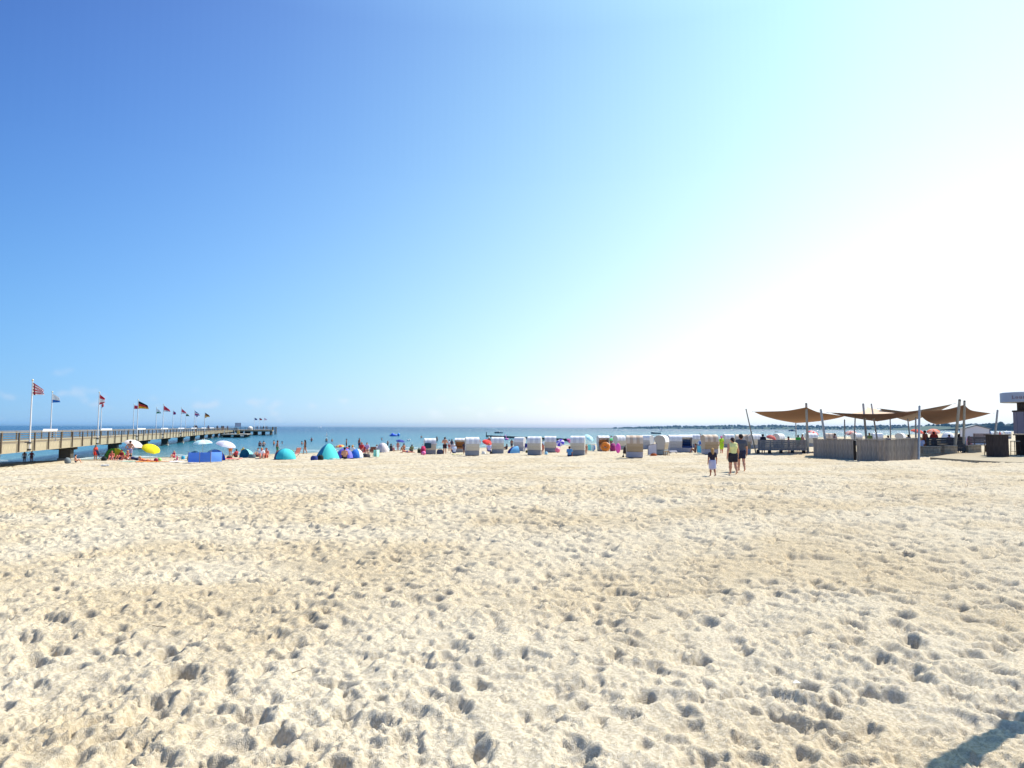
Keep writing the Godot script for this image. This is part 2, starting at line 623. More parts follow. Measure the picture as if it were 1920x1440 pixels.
func build_sea() -> void:
	var rows := []
	var cols := []
	var shape := Shape.new()
	var off := [-9.0, -3.0, 1.0, 3.0, 6.0, 10.0, 16.0, 25.0, 38.0, 55.0, 80.0, 115.0, 165.0, 240.0, 350.0, 520.0, 800.0, 1300.0, 2200.0, 3800.0, 6500.0, 9500.0]
	var along := [-9500.0, -4000.0, -1500.0, -600.0, -250.0, -100.0, -40.0, 0.0, 30.0, 60.0, 100.0, 160.0, 250.0, 400.0, 700.0, 1200.0, 2200.0, 4000.0, 9500.0]
	var u := Vector3(0.616, 0, -0.788)
	var s := Vector3(-0.788, 0, -0.616)
	var shallow := Color(0.155, 0.27, 0.265)
	var mid := Color(0.026, 0.160, 0.25)
	var deep := Color(0.003, 0.060, 0.160)
	for o in off:
		var row := []
		for a in along: row.append(Vector3(-42, 0, -64) + u * a + s * o)
		rows.append(row)
	for i in off.size() - 1:
		for j in along.size() - 1:
			var c := []
			for k in [off[i], off[i + 1]]:
				var t := clampf(k / 45.0, 0.0, 1.0)
				c.append(shallow.lerp(mid, sqrt(t)).lerp(deep, smoothstep(45.0, 420.0, k)))
			var p := [rows[i][j], rows[i + 1][j], rows[i + 1][j + 1], rows[i][j + 1]]
			for t in [[0, 1, 2], [0, 2, 3]]:
				var before := shape.v.size()
				shape.flat3(p[t[0]], p[t[1]], p[t[2]], Vector3.UP)
				for q in range(before, before + 3):
					var which := p.find(shape.v[q])
					shape.col[q] = c[1] if which == 1 or which == 2 else c[0]
	var m := StandardMaterial3D.new()
	m.vertex_color_use_as_albedo = true
	m.roughness = 0.16
	m.metallic_specular = 0.18
	m.cull_mode = BaseMaterial3D.CULL_DISABLED
	var im := noise(0.012, 5, 51).get_seamless_image(1024, 1024)
	im.convert(Image.FORMAT_RGBA8)
	im.bump_map_to_normal_map(34.0)
	m.normal_enabled = true
	m.normal_texture = ImageTexture.create_from_image(im)
	m.normal_scale = 1.0
	m.uv1_triplanar = true
	m.uv1_world_triplanar = true
	m.uv1_scale = Vector3(0.055, 0.055, 0.11)
	structure("sea", shape, m)
	# thin lines of foam where small waves run out
	rng.seed = 4
	var run := noise(0.09, 3, 88)
	for line in [[0.9, 0.40, -40.0, 140.0], [3.6, 0.22, -25.0, 60.0], [6.5, 0.28, 20.0, 90.0]]:
		var pts := []
		var a: float = line[2]
		while a < line[3]:
			var wob: float = run.get_noise_1d(a + line[0] * 50.0) * 1.6
			var wide: float = line[1] * clampf(run.get_noise_1d(a * 2.3 + 900.0) * 2.2 + 0.5, 0.0, 1.0)
			var mid_p: Vector3 = Vector3(-42, 0, -64) + u * a + s * (line[0] + wob)
			pts.append([mid_p - s * wide * 0.5 + Vector3(0, 0.012, 0), mid_p + Vector3(0, 0.012 + wide * 0.12, 0), mid_p + s * wide * 0.5 + Vector3(0, 0.012, 0)])
			a += 0.7
		var sh := Shape.new()
		sh.sheet(pts, 0.0)
		var o := part("surf", sh, paint(Color(0.78, 0.81, 0.82), 0.9), self)
		o.set_meta("kind", "structure")


func build_far_shore() -> void:
	# the wooded coast that closes the bay, nearer towards the right
	var line := [Vector3(700, 0, -6600), Vector3(1150, 0, -6300), Vector3(1700, 0, -5700), Vector3(2150, 0, -5000), Vector3(2500, 0, -4300), Vector3(2650, 0, -3600), Vector3(2600, 0, -3050), Vector3(2900, 0, -2600)]
	var tops := [8.0, 22.0, 42.0, 44.0, 42.0, 38.0, 34.0, 32.0]
	var shape := Shape.new()
	var rise := noise(0.0016, 3, 19)
	var rows := []
	var spots := []
	rng.seed = 33
	for k in line.size() - 1:
		var a: Vector3 = line[k]
		var b: Vector3 = line[k + 1]
		var steps := int(a.distance_to(b) / 25.0)
		var back := (b - a).cross(Vector3.UP).normalized()
		if back.z > 0.0: back = -back
		for i in steps:
			var t := float(i) / steps
			var p := a.lerp(b, t)
			var high: float = lerpf(tops[k], tops[k + 1], t) * (1.0 + rise.get_noise_2d(p.x, p.z) * 0.8) * 0.55
			rows.append([p + Vector3(0, -2, 0), p + back * 25 + Vector3(0, 1.5, 0), p + back * 140 + Vector3(0, high * 0.8, 0), p + back * 420 + Vector3(0, high, 0), p + back * 700 + Vector3(0, -2, 0)])
			if k > 0 or i > steps / 2:
				for e in 9:
					var deep := rng.randf()
					var q := p + back * lerpf(30.0, 430.0, deep) + (b - a).normalized() * rng.randf_range(-14, 14)
					spots.append([q + Vector3(0, high * lerpf(0.15, 1.0, minf(deep * 1.5, 1.0)), 0), rng.randf_range(7.0, 13.0) * (0.55 + 0.75 * clampf(rise.get_noise_2d(q.x * 4.0, q.z * 4.0) + 0.5, 0.0, 1.0))])
	shape.sheet(rows)
	structure("hills", shape, paint(rgb(62, 80, 62), 0.95))
	var crown := Shape.new()
	crown.ball(Vector3(0, 0.5, 0), Vector3(0.62, 0.75, 0.62), 6)
	var mm := MultiMesh.new()
	mm.transform_format = MultiMesh.TRANSFORM_3D
	mm.use_colors = true
	mm.mesh = crown.mesh()
	mm.instance_count = spots.size()
	for k in spots.size():
		var h: float = spots[k][1]
		mm.set_instance_transform(k, Transform3D(Basis(Vector3.UP, rng.randf() * TAU).scaled(Vector3(h * rng.randf_range(0.9, 1.8), h, h * rng.randf_range(0.9, 1.8))), spots[k][0]))
		var g := rng.randf_range(0.7, 1.2)
		mm.set_instance_color(k, Color(0.045 * g, 0.066 * g, 0.045 * g))
	var o := MultiMeshInstance3D.new()
	o.name = "forest"
	o.multimesh = mm
	o.material_override = tinted(0.95)
	add_child(o)
	tag(o, "dark far-off wood along the opposite shore of the bay", "forest", "", "stuff")


# ---------------------------------------------------------------- people
# A figure one unit tall, standing at the origin and looking along -z.
func joints(pose: String) -> Dictionary:
	var j := {
		"hip": [Vector3(-0.052, 0.51, 0), Vector3(0.052, 0.51, 0)], "knee": [Vector3(-0.056, 0.28, -0.008), Vector3(0.056, 0.28, -0.008)],
		"ankle": [Vector3(-0.06, 0.045, 0.012), Vector3(0.06, 0.045, 0.012)], "toe": [Vector3(-0.072, 0.018, -0.085), Vector3(0.072, 0.018, -0.085)],
		"shoulder": [Vector3(-0.108, 0.815, 0), Vector3(0.108, 0.815, 0)], "elbow": [Vector3(-0.152, 0.635, 0.018), Vector3(0.152, 0.635, 0.018)],
		"wrist": [Vector3(-0.165, 0.485, -0.025), Vector3(0.165, 0.485, -0.025)], "hand": [Vector3(-0.165, 0.42, -0.045), Vector3(0.165, 0.42, -0.045)],
		"waist": Vector3(0, 0.63, 0), "chest": Vector3(0, 0.745, 0), "neck": Vector3(0, 0.855, 0.004), "head": Vector3(0, 0.928, -0.012)}
	match pose:
		"stride":
			j.knee = [Vector3(-0.05, 0.285, -0.065), Vector3(0.052, 0.285, 0.03)]
			j.ankle = [Vector3(-0.05, 0.05, -0.075), Vector3(0.05, 0.085, 0.135)]
			j.toe = [Vector3(-0.058, 0.022, -0.17), Vector3(0.056, 0.02, 0.055)]
			j.elbow = [Vector3(-0.155, 0.64, 0.05), Vector3(0.152, 0.635, -0.01)]
			j.wrist = [Vector3(-0.175, 0.49, 0.045), Vector3(0.17, 0.49, -0.075)]
			j.hand = [Vector3(-0.178, 0.425, 0.035), Vector3(0.17, 0.43, -0.1)]
		"akimbo":
			j.elbow = [Vector3(-0.215, 0.665, 0.05), Vector3(0.215, 0.665, 0.05)]
			j.wrist = [Vector3(-0.115, 0.56, -0.02), Vector3(0.115, 0.56, -0.02)]
			j.hand = [Vector3(-0.075, 0.535, -0.045), Vector3(0.075, 0.535, -0.045)]
		"phone":      # both hands held together before the chest, head bent
			j.elbow = [Vector3(-0.165, 0.66, -0.03), Vector3(0.165, 0.66, -0.03)]
			j.wrist = [Vector3(-0.07, 0.70, -0.17), Vector3(0.07, 0.70, -0.17)]
			j.hand = [Vector3(-0.03, 0.725, -0.20), Vector3(0.03, 0.725, -0.20)]
			j.head = Vector3(0, 0.922, -0.035)
		"sit":        # on the ground, knees drawn up
			shift(j, Vector3(0, -0.435, 0.03))
			j.hip = [Vector3(-0.052, 0.075, 0), Vector3(0.052, 0.075, 0)]
			j.knee = [Vector3(-0.08, 0.25, -0.19), Vector3(0.08, 0.25, -0.19)]
			j.ankle = [Vector3(-0.08, 0.045, -0.30), Vector3(0.08, 0.045, -0.30)]
			j.toe = [Vector3(-0.09, 0.018, -0.39), Vector3(0.09, 0.018, -0.39)]
			j.elbow = [Vector3(-0.15, 0.22, -0.05), Vector3(0.15, 0.22, -0.05)]
			j.wrist = [Vector3(-0.10, 0.22, -0.19), Vector3(0.10, 0.22, -0.19)]
			j.hand = [Vector3(-0.07, 0.215, -0.24), Vector3(0.07, 0.215, -0.24)]
		"bench":      # on a seat, feet down
			shift(j, Vector3(0, -0.235, 0.01))
			j.hip = [Vector3(-0.055, 0.275, 0), Vector3(0.055, 0.275, 0)]
			j.knee = [Vector3(-0.065, 0.285, -0.23), Vector3(0.065, 0.285, -0.23)]
			j.ankle = [Vector3(-0.065, 0.045, -0.21), Vector3(0.065, 0.045, -0.21)]
			j.toe = [Vector3(-0.075, 0.018, -0.31), Vector3(0.075, 0.018, -0.31)]
			j.elbow = [Vector3(-0.15, 0.41, -0.06), Vector3(0.15, 0.41, -0.06)]
			j.wrist = [Vector3(-0.09, 0.35, -0.17), Vector3(0.09, 0.35, -0.17)]
			j.hand = [Vector3(-0.06, 0.34, -0.22), Vector3(0.06, 0.34, -0.22)]
		"lie":        # on the belly, head towards -z, propped on the elbows
			j.hip = [Vector3(-0.052, 0.065, 0), Vector3(0.052, 0.065, 0)]
			j.knee = [Vector3(-0.06, 0.045, 0.235), Vector3(0.06, 0.045, 0.235)]
			j.ankle = [Vector3(-0.06, 0.04, 0.47), Vector3(0.06, 0.04, 0.47)]
			j.toe = [Vector3(-0.06, 0.022, 0.55), Vector3(0.06, 0.022, 0.55)]
			j.waist = Vector3(0, 0.075, -0.12); j.chest = Vector3(0, 0.115, -0.23); j.neck = Vector3(0, 0.19, -0.33); j.head = Vector3(0, 0.235, -0.385)
			j.shoulder = [Vector3(-0.108, 0.15, -0.29), Vector3(0.108, 0.15, -0.29)]
			j.elbow = [Vector3(-0.14, 0.03, -0.36), Vector3(0.14, 0.03, -0.36)]
			j.wrist = [Vector3(-0.08, 0.022, -0.48), Vector3(0.08, 0.022, -0.48)]
			j.hand = [Vector3(-0.06, 0.02, -0.53), Vector3(0.06, 0.02, -0.53)]
	return j


func shift(j: Dictionary, by: Vector3) -> void:
	for k in ["waist", "chest", "neck", "head"]: j[k] += by
	j.shoulder = [j.shoulder[0] + by, j.shoulder[1] + by]


func body_bones(j: Dictionary, sturdy := 1.0) -> Array:
	var b := torso_bones(j, 0.0, sturdy)
	var up: Vector3 = (j.head - j.neck).normalized()
	var ahead := Vector3(0, 0, -1) if up.y > 0.5 else Vector3(0, -0.5, -0.8)
	b.append([j.chest + up * 0.06, j.neck + up * 0.03, 0.036, 0.031])
	b.append([j.head - up * 0.012, j.head + up * 0.016, 0.052, 0.055])
	b.append([j.head - up * 0.035 + ahead * 0.018, j.head + ahead * 0.012, 0.034, 0.042])
	b.append([j.head - up * 0.006 + ahead * 0.058, j.head - up * 0.016 + ahead * 0.062, 0.006, 0.010])
	for s in 2:
		var side := -1.0 if s == 0 else 1.0
		b.append([j.head + Vector3(side * 0.055, -0.004, 0.004), j.head + Vector3(side * 0.056, -0.016, 0.002), 0.010, 0.007])
		b.append([j.hip[s], j.knee[s], 0.056 * sturdy, 0.037 * sturdy])
		b.append([j.knee[s], j.knee[s].lerp(j.ankle[s], 0.4), 0.035 * sturdy, 0.036 * sturdy])
		b.append([j.knee[s].lerp(j.ankle[s], 0.4), j.ankle[s], 0.035 * sturdy, 0.021])
		b.append([j.ankle[s] + Vector3(0, -0.01, 0.012), j.toe[s], 0.022, 0.015])
		b.append([j.shoulder[s], j.elbow[s], 0.032 * sturdy, 0.024 * sturdy])
		b.append([j.elbow[s], j.wrist[s], 0.025 * sturdy, 0.0165])
		b.append([j.wrist[s], j.wrist[s].lerp(j.hand[s], 0.75), 0.016, 0.019])
	return b


func torso_bones(j: Dictionary, more: float, sturdy := 1.0) -> Array:
	var hips: Vector3 = (j.hip[0] + j.hip[1]) * 0.5
	return [
		[j.hip[0] * 0.95 + hips * 0.05 + Vector3(0, 0.012, 0), j.hip[1] * 0.95 + hips * 0.05 + Vector3(0, 0.012, 0), 0.062 * sturdy + more, 0.062 * sturdy + more],
		[hips + Vector3(-0.03, 0, 0), j.waist + Vector3(-0.03, 0, 0), 0.056 * sturdy + more, 0.050 * sturdy + more],
		[hips + Vector3(0.03, 0, 0), j.waist + Vector3(0.03, 0, 0), 0.056 * sturdy + more, 0.050 * sturdy + more],
		[j.waist + Vector3(-0.03, 0, 0), j.chest + Vector3(-0.048, 0, 0), 0.050 * sturdy + more, 0.060 * sturdy + more],
		[j.waist + Vector3(0.03, 0, 0), j.chest + Vector3(0.048, 0, 0), 0.050 * sturdy + more, 0.060 * sturdy + more],
		[j.chest + Vector3(-0.048, 0, 0), j.chest + Vector3(0.048, 0, 0), 0.060 * sturdy + more, 0.060 * sturdy + more],
		[j.shoulder[0] * 0.85 + j.shoulder[1] * 0.15, j.shoulder[1] * 0.85 + j.shoulder[0] * 0.15, 0.036 * sturdy + more, 0.036 * sturdy + more]]


func clothes(j: Dictionary, kind: String, sturdy := 1.0) -> Array:
	var t := torso_bones(j, 0.010, sturdy)
	match kind:
		"tee":
			var b := t.slice(1)
			for s in 2: b.append([j.shoulder[s], j.shoulder[s].lerp(j.elbow[s], 0.6), 0.043 * sturdy, 0.040 * sturdy])
			return b
		"tank":
			return t.slice(1)
		"band":
			return [[j.chest + Vector3(-0.05, 0.008, 0), j.chest + Vector3(0.05, 0.008, 0), 0.064 * sturdy, 0.064 * sturdy]]
		"brief":
			return [[j.hip[0] + Vector3(0, 0.012, 0), j.hip[1] + Vector3(0, 0.012, 0), 0.070 * sturdy, 0.070 * sturdy]]
		"shorts":
			var b := [[j.hip[0] + Vector3(0, 0.015, 0), j.hip[1] + Vector3(0, 0.015, 0), 0.073 * sturdy, 0.073 * sturdy]]
			for s in 2: b.append([j.hip[s], j.hip[s].lerp(j.knee[s], 0.55), 0.067 * sturdy, 0.062 * sturdy])
			return b
		"skirt":
			var hips: Vector3 = (j.hip[0] + j.hip[1]) * 0.5
			var knees: Vector3 = (j.knee[0] + j.knee[1]) * 0.5
			var b := [[j.hip[0] + Vector3(0, 0.03, 0), j.hip[1] + Vector3(0, 0.03, 0), 0.072, 0.072]]
			for s in 2: b.append([j.hip[s], j.knee[s].lerp(hips, 0.12), 0.078, 0.074])
			b.append([hips, knees.lerp(hips, 0.12), 0.085, 0.088])
			return b
		"hair":
			var up: Vector3 = (j.head - j.neck).normalized()
			var back := Vector3(0, 0, 1)
			return [[j.head + up * 0.012 + back * 0.016, j.head + up * 0.022 + back * 0.006, 0.057, 0.057], [j.head - up * 0.02 + back * 0.022, j.head + up * 0.01 + back * 0.018, 0.040, 0.055]]
		"long_hair":
			var up: Vector3 = (j.head - j.neck).normalized()
			var back := Vector3(0, 0, 1)
			return [[j.head + up * 0.012 + back * 0.014, j.head + up * 0.022 + back * 0.006, 0.057, 0.058], [j.head + back * 0.024, j.neck + back * 0.042 - up * 0.05, 0.052, 0.036], [j.head + back * 0.02 + Vector3(0.03, 0, 0), j.neck + back * 0.03 + Vector3(0.03, 0, 0), 0.03, 0.024], [j.head + back * 0.02 - Vector3(0.03, 0, 0), j.neck + back * 0.03 - Vector3(0.03, 0, 0), 0.03, 0.024]]
		"bun":
			var up: Vector3 = (j.head - j.neck).normalized()
			var back := Vector3(0, 0, 1)
			return [[j.head + up * 0.012 + back * 0.014, j.head + up * 0.022 + back * 0.006, 0.056, 0.058], [j.head - up * 0.012 + back * 0.05, j.head - up * 0.02 + back * 0.066, 0.034, 0.034]]
		"hat":
			return [[j.head + Vector3(0, 0.028, 0), j.head + Vector3(0, 0.05, 0), 0.062, 0.052], [j.head + Vector3(0, 0.022, -0.04), j.head + Vector3(0, 0.022, 0.03), 0.05, 0.05]]
	return t


# joins tapered capsules with a smooth minimum and meshes the field as surface nets
func net(bones: Array, cell: float, k: float) -> Shape:
	var lo := Vector3.ONE * 1e9
	var hi := -lo
	for b in bones:
		var r: float = maxf(b[2], b[3]) + k * 0.5 + cell * 2.0
		for e in 2:
			lo = lo.min(b[e] - Vector3.ONE * r)
			hi = hi.max(b[e] + Vector3.ONE * r)
	var nx := int((hi.x - lo.x) / cell) + 2
	var ny := int((hi.y - lo.y) / cell) + 2
	var nz := int((hi.z - lo.z) / cell) + 2
	var field := PackedFloat32Array()
	field.resize(nx * ny * nz)
	field.fill(1.0)
	for b in bones:
		var pa: Vector3 = b[0]
		var ba: Vector3 = b[1] - b[0]
		var ra: float = b[2]
		var rb: float = b[3]
		var r: float = maxf(ra, rb) + k + cell * 1.8
		var l: Vector3 = (pa.min(b[1]) - Vector3.ONE * r - lo) / cell
		var h: Vector3 = (pa.max(b[1]) + Vector3.ONE * r - lo) / cell
		var long := maxf(ba.length_squared(), 1e-9)
		for z in range(maxi(0, int(l.z)), mini(nz, int(h.z) + 2)):
			for y in range(maxi(0, int(l.y)), mini(ny, int(h.y) + 2)):
				var at := (z * ny + y) * nx
				for x in range(maxi(0, int(l.x)), mini(nx, int(h.x) + 2)):
					var p := lo + Vector3(x, y, z) * cell - pa
					var t := clampf(p.dot(ba) / long, 0.0, 1.0)
					var d := (p - ba * t).length() - lerpf(ra, rb, t)
					var c := field[at + x]
					var e := maxf(k - absf(c - d), 0.0) / k
					field[at + x] = minf(c, d) - e * e * k * 0.25
	var ids := {}
	var pts := PackedVector3Array()
	var step := [1, nx, nx * ny]
	for z in nz - 1:
		for y in ny - 1:
			var at := (z * ny + y) * nx
			for x in nx - 1:
				var a := at + x
				if absf(field[a]) > cell * 2.0: continue
				var mask := 0
				var sum := Vector3.ZERO
				var n := 0
				for q in 12:
					var ax := q / 4
					var o1 := (q & 1)
					var o2 := (q >> 1) & 1
					var i := Vector3i.ZERO
					i[(ax + 1) % 3] = o1; i[(ax + 2) % 3] = o2
					var f0 := field[a + i.x + i.y * nx + i.z * nx * ny]
					var f1 := field[a + i.x + i.y * nx + i.z * nx * ny + step[ax]]
					if (f0 < 0.0) != (f1 < 0.0):
						var p := Vector3(i)
						p[ax] = f0 / (f0 - f1)
						sum += p
						n += 1
				if n:
					ids[a] = pts.size()
					pts.append(lo + (Vector3(x, y, z) + sum / n) * cell)
	var tris := PackedInt32Array()
	for a in ids:
		for ax in 3:
			var inside := field[a] < 0.0
			if inside == (field[a + step[ax]] < 0.0): continue
			var s1: int = step[(ax + 1) % 3]
			var s2: int = step[(ax + 2) % 3]
			if not (ids.has(a - s1) and ids.has(a - s2) and ids.has(a - s1 - s2)): continue
			var q := [ids[a], ids[a - s1], ids[a - s1 - s2], ids[a - s2]]
			if not inside: q.reverse()
			tris.append_array([q[0], q[1], q[2], q[0], q[2], q[3]])
	var nor := PackedVector3Array()
	nor.resize(pts.size())
	for i in tris.size() / 3:
		var a := pts[tris[i * 3]]
		var m := (pts[tris[i * 3 + 1]] - a).cross(pts[tris[i * 3 + 2]] - a)
		for e in 3: nor[tris[i * 3 + e]] += m
	for i in nor.size(): nor[i] = nor[i].normalized()
	var s := Shape.new()
	for i in tris.size() / 3:
		s.tri(pts[tris[i * 3]], pts[tris[i * 3 + 1]], pts[tris[i * 3 + 2]], nor[tris[i * 3]], nor[tris[i * 3 + 1]], nor[tris[i * 3 + 2]])
	return s


func figure_mesh(pose: String, kind: String, fine := false, sturdy := 1.0) -> Mesh:
	var key := "figure %s %s %s %s" % [pose, kind, fine, sturdy]
	if not kept.has(key):
		var j := joints(pose)
		var s := net(body_bones(j, sturdy) if kind == "body" else clothes(j, kind, sturdy), 0.0085 if fine else 0.017, 0.016)
		if kind == "body" and fine:
			for side in 2:          # five fingers on each hand, bent a little at the knuckles
				var w: Vector3 = j.wrist[side]
				var palm: Vector3 = w.lerp(j.hand[side], 0.75)
				var d: Vector3 = (j.hand[side] - w).normalized()
				var across := d.cross(Vector3(1 if side else -1, 0, 0)).normalized()
				for e in 5:
					var long: float = [0.030, 0.040, 0.045, 0.041, 0.032][e]
					var from: Vector3 = palm + across * [0.022, 0.011, 0.003, -0.006, -0.014][e] - d * [0.022, -0.004, -0.008, -0.006, 0.0][e]
					var way: Vector3 = (d + across * [0.75, 0.12, 0.02, -0.06, -0.16][e]).normalized()
					var knuckle: Vector3 = from + way * long * 0.55
					var tip: Vector3 = knuckle + (way + Vector3(-0.35 if side else 0.35, 0, -0.15)).normalized() * long * 0.5
					s.tube(from, knuckle, 0.0058, 0.0052, 6, false)
					s.tube(knuckle, tip, 0.0052, 0.0038, 6)
		kept[key] = s.mesh()
	return kept[key]


# look: skin, [hair kind, colour], [top kind, colour] or [], [bottom kind, colour] or []
func person(label: String, at: Vector3, tall: float, pose: String, turn: float, skin: Color, hair: Array, top := [], bottom := [], group := "", fine := false, sturdy := 1.0) -> Node3D:
	var o := thing("person", label, "person", at, turn, group)
	o.scale = Vector3.ONE * tall
	var body := part("body", figure_mesh(pose, "body", fine, sturdy), paint(skin, 0.6), o)
	if fine:
		for s in [-1.0, 1.0]:
			var e := Shape.new()
			e.ball(joints(pose).head + Vector3(s * 0.02, 0.003, -0.051), Vector3.ONE * 0.0065, 8)
			part("eye", e, paint(rgb(40, 32, 28), 0.3), body)
	if hair: part("hat" if hair[0] == "hat" else "hair", figure_mesh(pose, hair[0], fine), paint(hair[1], 0.8), o)
	if top: part({"tee": "shirt", "tank": "top", "band": "bikini_top"}[top[0]], figure_mesh(pose, top[0], fine, sturdy), cloth(top[1], 0.25), o)
	if bottom: part({"shorts": "shorts", "skirt": "skirt", "brief": "swimwear"}[bottom[0]], figure_mesh(pose, bottom[0], fine, sturdy), cloth(bottom[1], 0.25), o)
	return o


# ---------------------------------------------------------------- beach furniture
# A roofed wicker beach chair, its back towards +z. look: colours of hood, hood stripe, back, base, seat
func beach_chair(label: String, at: Vector3, turn: float, look: Array, tall := 1.62, wide := 1.2, called_group := "roofed wicker beach chairs") -> Node3D:
	var o := thing("beach_chair", label, "beach chair", at, turn, called_group)
	var k := tall / 1.62
	var w := wide * 0.5
	var s := Shape.new()
	s.cut_box(Vector3(0, 0.24, 0.02) * k, Vector3(w * 2 - 0.04, 0.40 * k, 0.80 * k), 0.015)
	part("base", s, wicker(look[3]), o)
	s = Shape.new()
	s.box(Vector3(0, 0.025, 0), Vector3(w * 2 - 0.1, 0.05, 0.7 * k))
	part("runner", s, timber(rgb(105, 92, 75)), o)
	# sides: deep wings that carry the hood
	var wing := [Vector2(0.40, 0.45), Vector2(0.50, 1.05), Vector2(0.44, 1.40), Vector2(0.24, 1.58), Vector2(-0.10, 1.60), Vector2(-0.40, 1.42), Vector2(-0.44, 1.22), Vector2(-0.22, 0.86), Vector2(-0.36, 0.66), Vector2(-0.38, 0.45)]
	var scaled := []
	for p in wing: scaled.append(p * k)
	for e in [-1.0, 1.0]:
		s = Shape.new()
		s.prism(scaled, 0.05, Transform3D(Basis(Vector3(0, 0, 1), Vector3.UP, Vector3(-1, 0, 0)), Vector3(e * (w - 0.025), 0, 0)))
		part("side_panel", s, wicker(look[2].lerp(look[0], 0.45)), o)
	# back: cane from the base to shoulder height, three bands of it
	var back := [Vector2(0.40, 0.45), Vector2(0.435, 0.66), Vector2(0.47, 0.86), Vector2(0.50, 1.05)]
	for i in 3:
		s = Shape.new()
		var a: Vector2 = back[i] * k
		var b: Vector2 = back[i + 1] * k
		s.sheet([[Vector3(-w + 0.05, a.y + 0.004, a.x), Vector3(w - 0.05, a.y + 0.004, a.x)], [Vector3(-w + 0.05, b.y - 0.004, b.x), Vector3(w - 0.05, b.y - 0.004, b.x)]], 0.03)
		part("back_panel", s, wicker(look[2].lerp(look[0], 0.0 if i < 2 else 0.35)), o)
	# hood: canvas in stripes over the top
	var arc := [Vector2(0.505, 1.05), Vector2(0.50, 1.24), Vector2(0.45, 1.41), Vector2(0.36, 1.53), Vector2(0.22, 1.60), Vector2(0.02, 1.63), Vector2(-0.16, 1.60), Vector2(-0.32, 1.52), Vector2(-0.43, 1.40)]
	var stripes := 5
	for i in stripes:
		s = Shape.new()
		var rows := []
		var x0 := -w + 2 * w * i / stripes + 0.004
		var x1 := -w + 2 * w * (i + 1) / stripes - 0.004
		for p in arc: rows.append([Vector3(x0, p.y * k, p.x * k), Vector3((x0 + x1) * 0.5, p.y * k + 0.012, p.x * k + 0.006), Vector3(x1, p.y * k, p.x * k)])
		s.sheet(rows, 0.02)
		part("hood_stripe", s, cloth(look[0] if i % 2 == 0 else look[1], 0.25), o)
	s = Shape.new()
	s.cut_box(Vector3(0, 0.51, -0.02) * k, Vector3(w * 2 - 0.12, 0.13 * k, 0.66 * k), 0.03)
	part("seat_cushion", s, cloth(look[4], 0.1), o)
	var lean := Basis(Vector3.RIGHT, deg_to_rad(-7.0))
	for i in 4:
		s = Shape.new()
		s.cut_box(Vector3(0, (0.68 + 0.15 * i) * k, (0.385 + 0.022 * i) * k), Vector3(w * 2 - 0.14, 0.145 * k, 0.06 * k), 0.025, lean)
		part("back_cushion", s, cloth(look[4].lerp(Color.WHITE, 0.12 if i % 2 else 0.0), 0.1), o)
	for e in [-1.0, 1.0]:
		s = Shape.new()
		s.tube(Vector3(e * (w + 0.03), 0.37 * k, -0.12), Vector3(e * (w + 0.03), 0.37 * k, 0.12), 0.012, 0.012, 6)
		s.tube(Vector3(e * w, 0.37 * k, -0.12), Vector3(e * (w + 0.03), 0.37 * k, -0.12), 0.01, 0.01, 6)
		s.tube(Vector3(e * w, 0.37 * k, 0.12), Vector3(e * (w + 0.03), 0.37 * k, 0.12), 0.01, 0.01, 6)
		part("handle", s, paint(rgb(90, 88, 85), 0.4), o)
	return o


# a beach parasol: gores, pole, tip, ribs. lean: how far and which way the canopy is tipped (degrees round x and z)
func parasol(label: String, at: Vector3, radius: float, high: float, colors: Array, lean := Vector2.ZERO, sag := 0.30, gap := 0.0) -> Node3D:
	var o := thing("parasol", label, "parasol", at, gap)
	var b := Basis(Vector3.RIGHT, deg_to_rad(lean.x)) * Basis(Vector3.BACK, deg_to_rad(lean.y))
	var joint := Vector3(0, high * 0.62, 0)
	var top := joint + b * Vector3(0, high * 0.38, 0)
	var s := Shape.new()
	s.tube(Vector3(0, -0.25, 0), joint, 0.017, 0.017, 8)
	s.tube(joint, top, 0.014, 0.014, 8)
	part("pole", s, paint(rgb(205, 205, 200), 0.4), o)
	s = Shape.new()
	s.tube(top, top + b * Vector3(0, 0.09, 0), 0.016, 0.006, 6)
	part("tip", s, paint(rgb(225, 225, 220), 0.5), o)
	var gores := 8
	for g in gores:
		s = Shape.new()
		var rows := []
		for i in 6:
			var t := i / 5.0
			var row := []
			for j in 5:
				var a := TAU * (g + j / 4.0) / gores
				var dip := 1.0 - 0.045 * sin(PI * j / 4.0) * t
				row.append(top + b * Vector3(cos(a) * radius * sin(t * 1.25) / sin(1.25) * dip, -radius * sag * 2.2 * (1.0 - cos(t * 1.25)) / (1.0 - cos(1.25)) * 0.62 + 0.02 * sin(PI * j / 4.0) * t, sin(a) * radius * sin(t * 1.25) / sin(1.25) * dip))
			rows.append(row)
		s.sheet(rows, 0.006)
		part("gore", s, cloth(colors[g % colors.size()], 0.9), o)
	return o


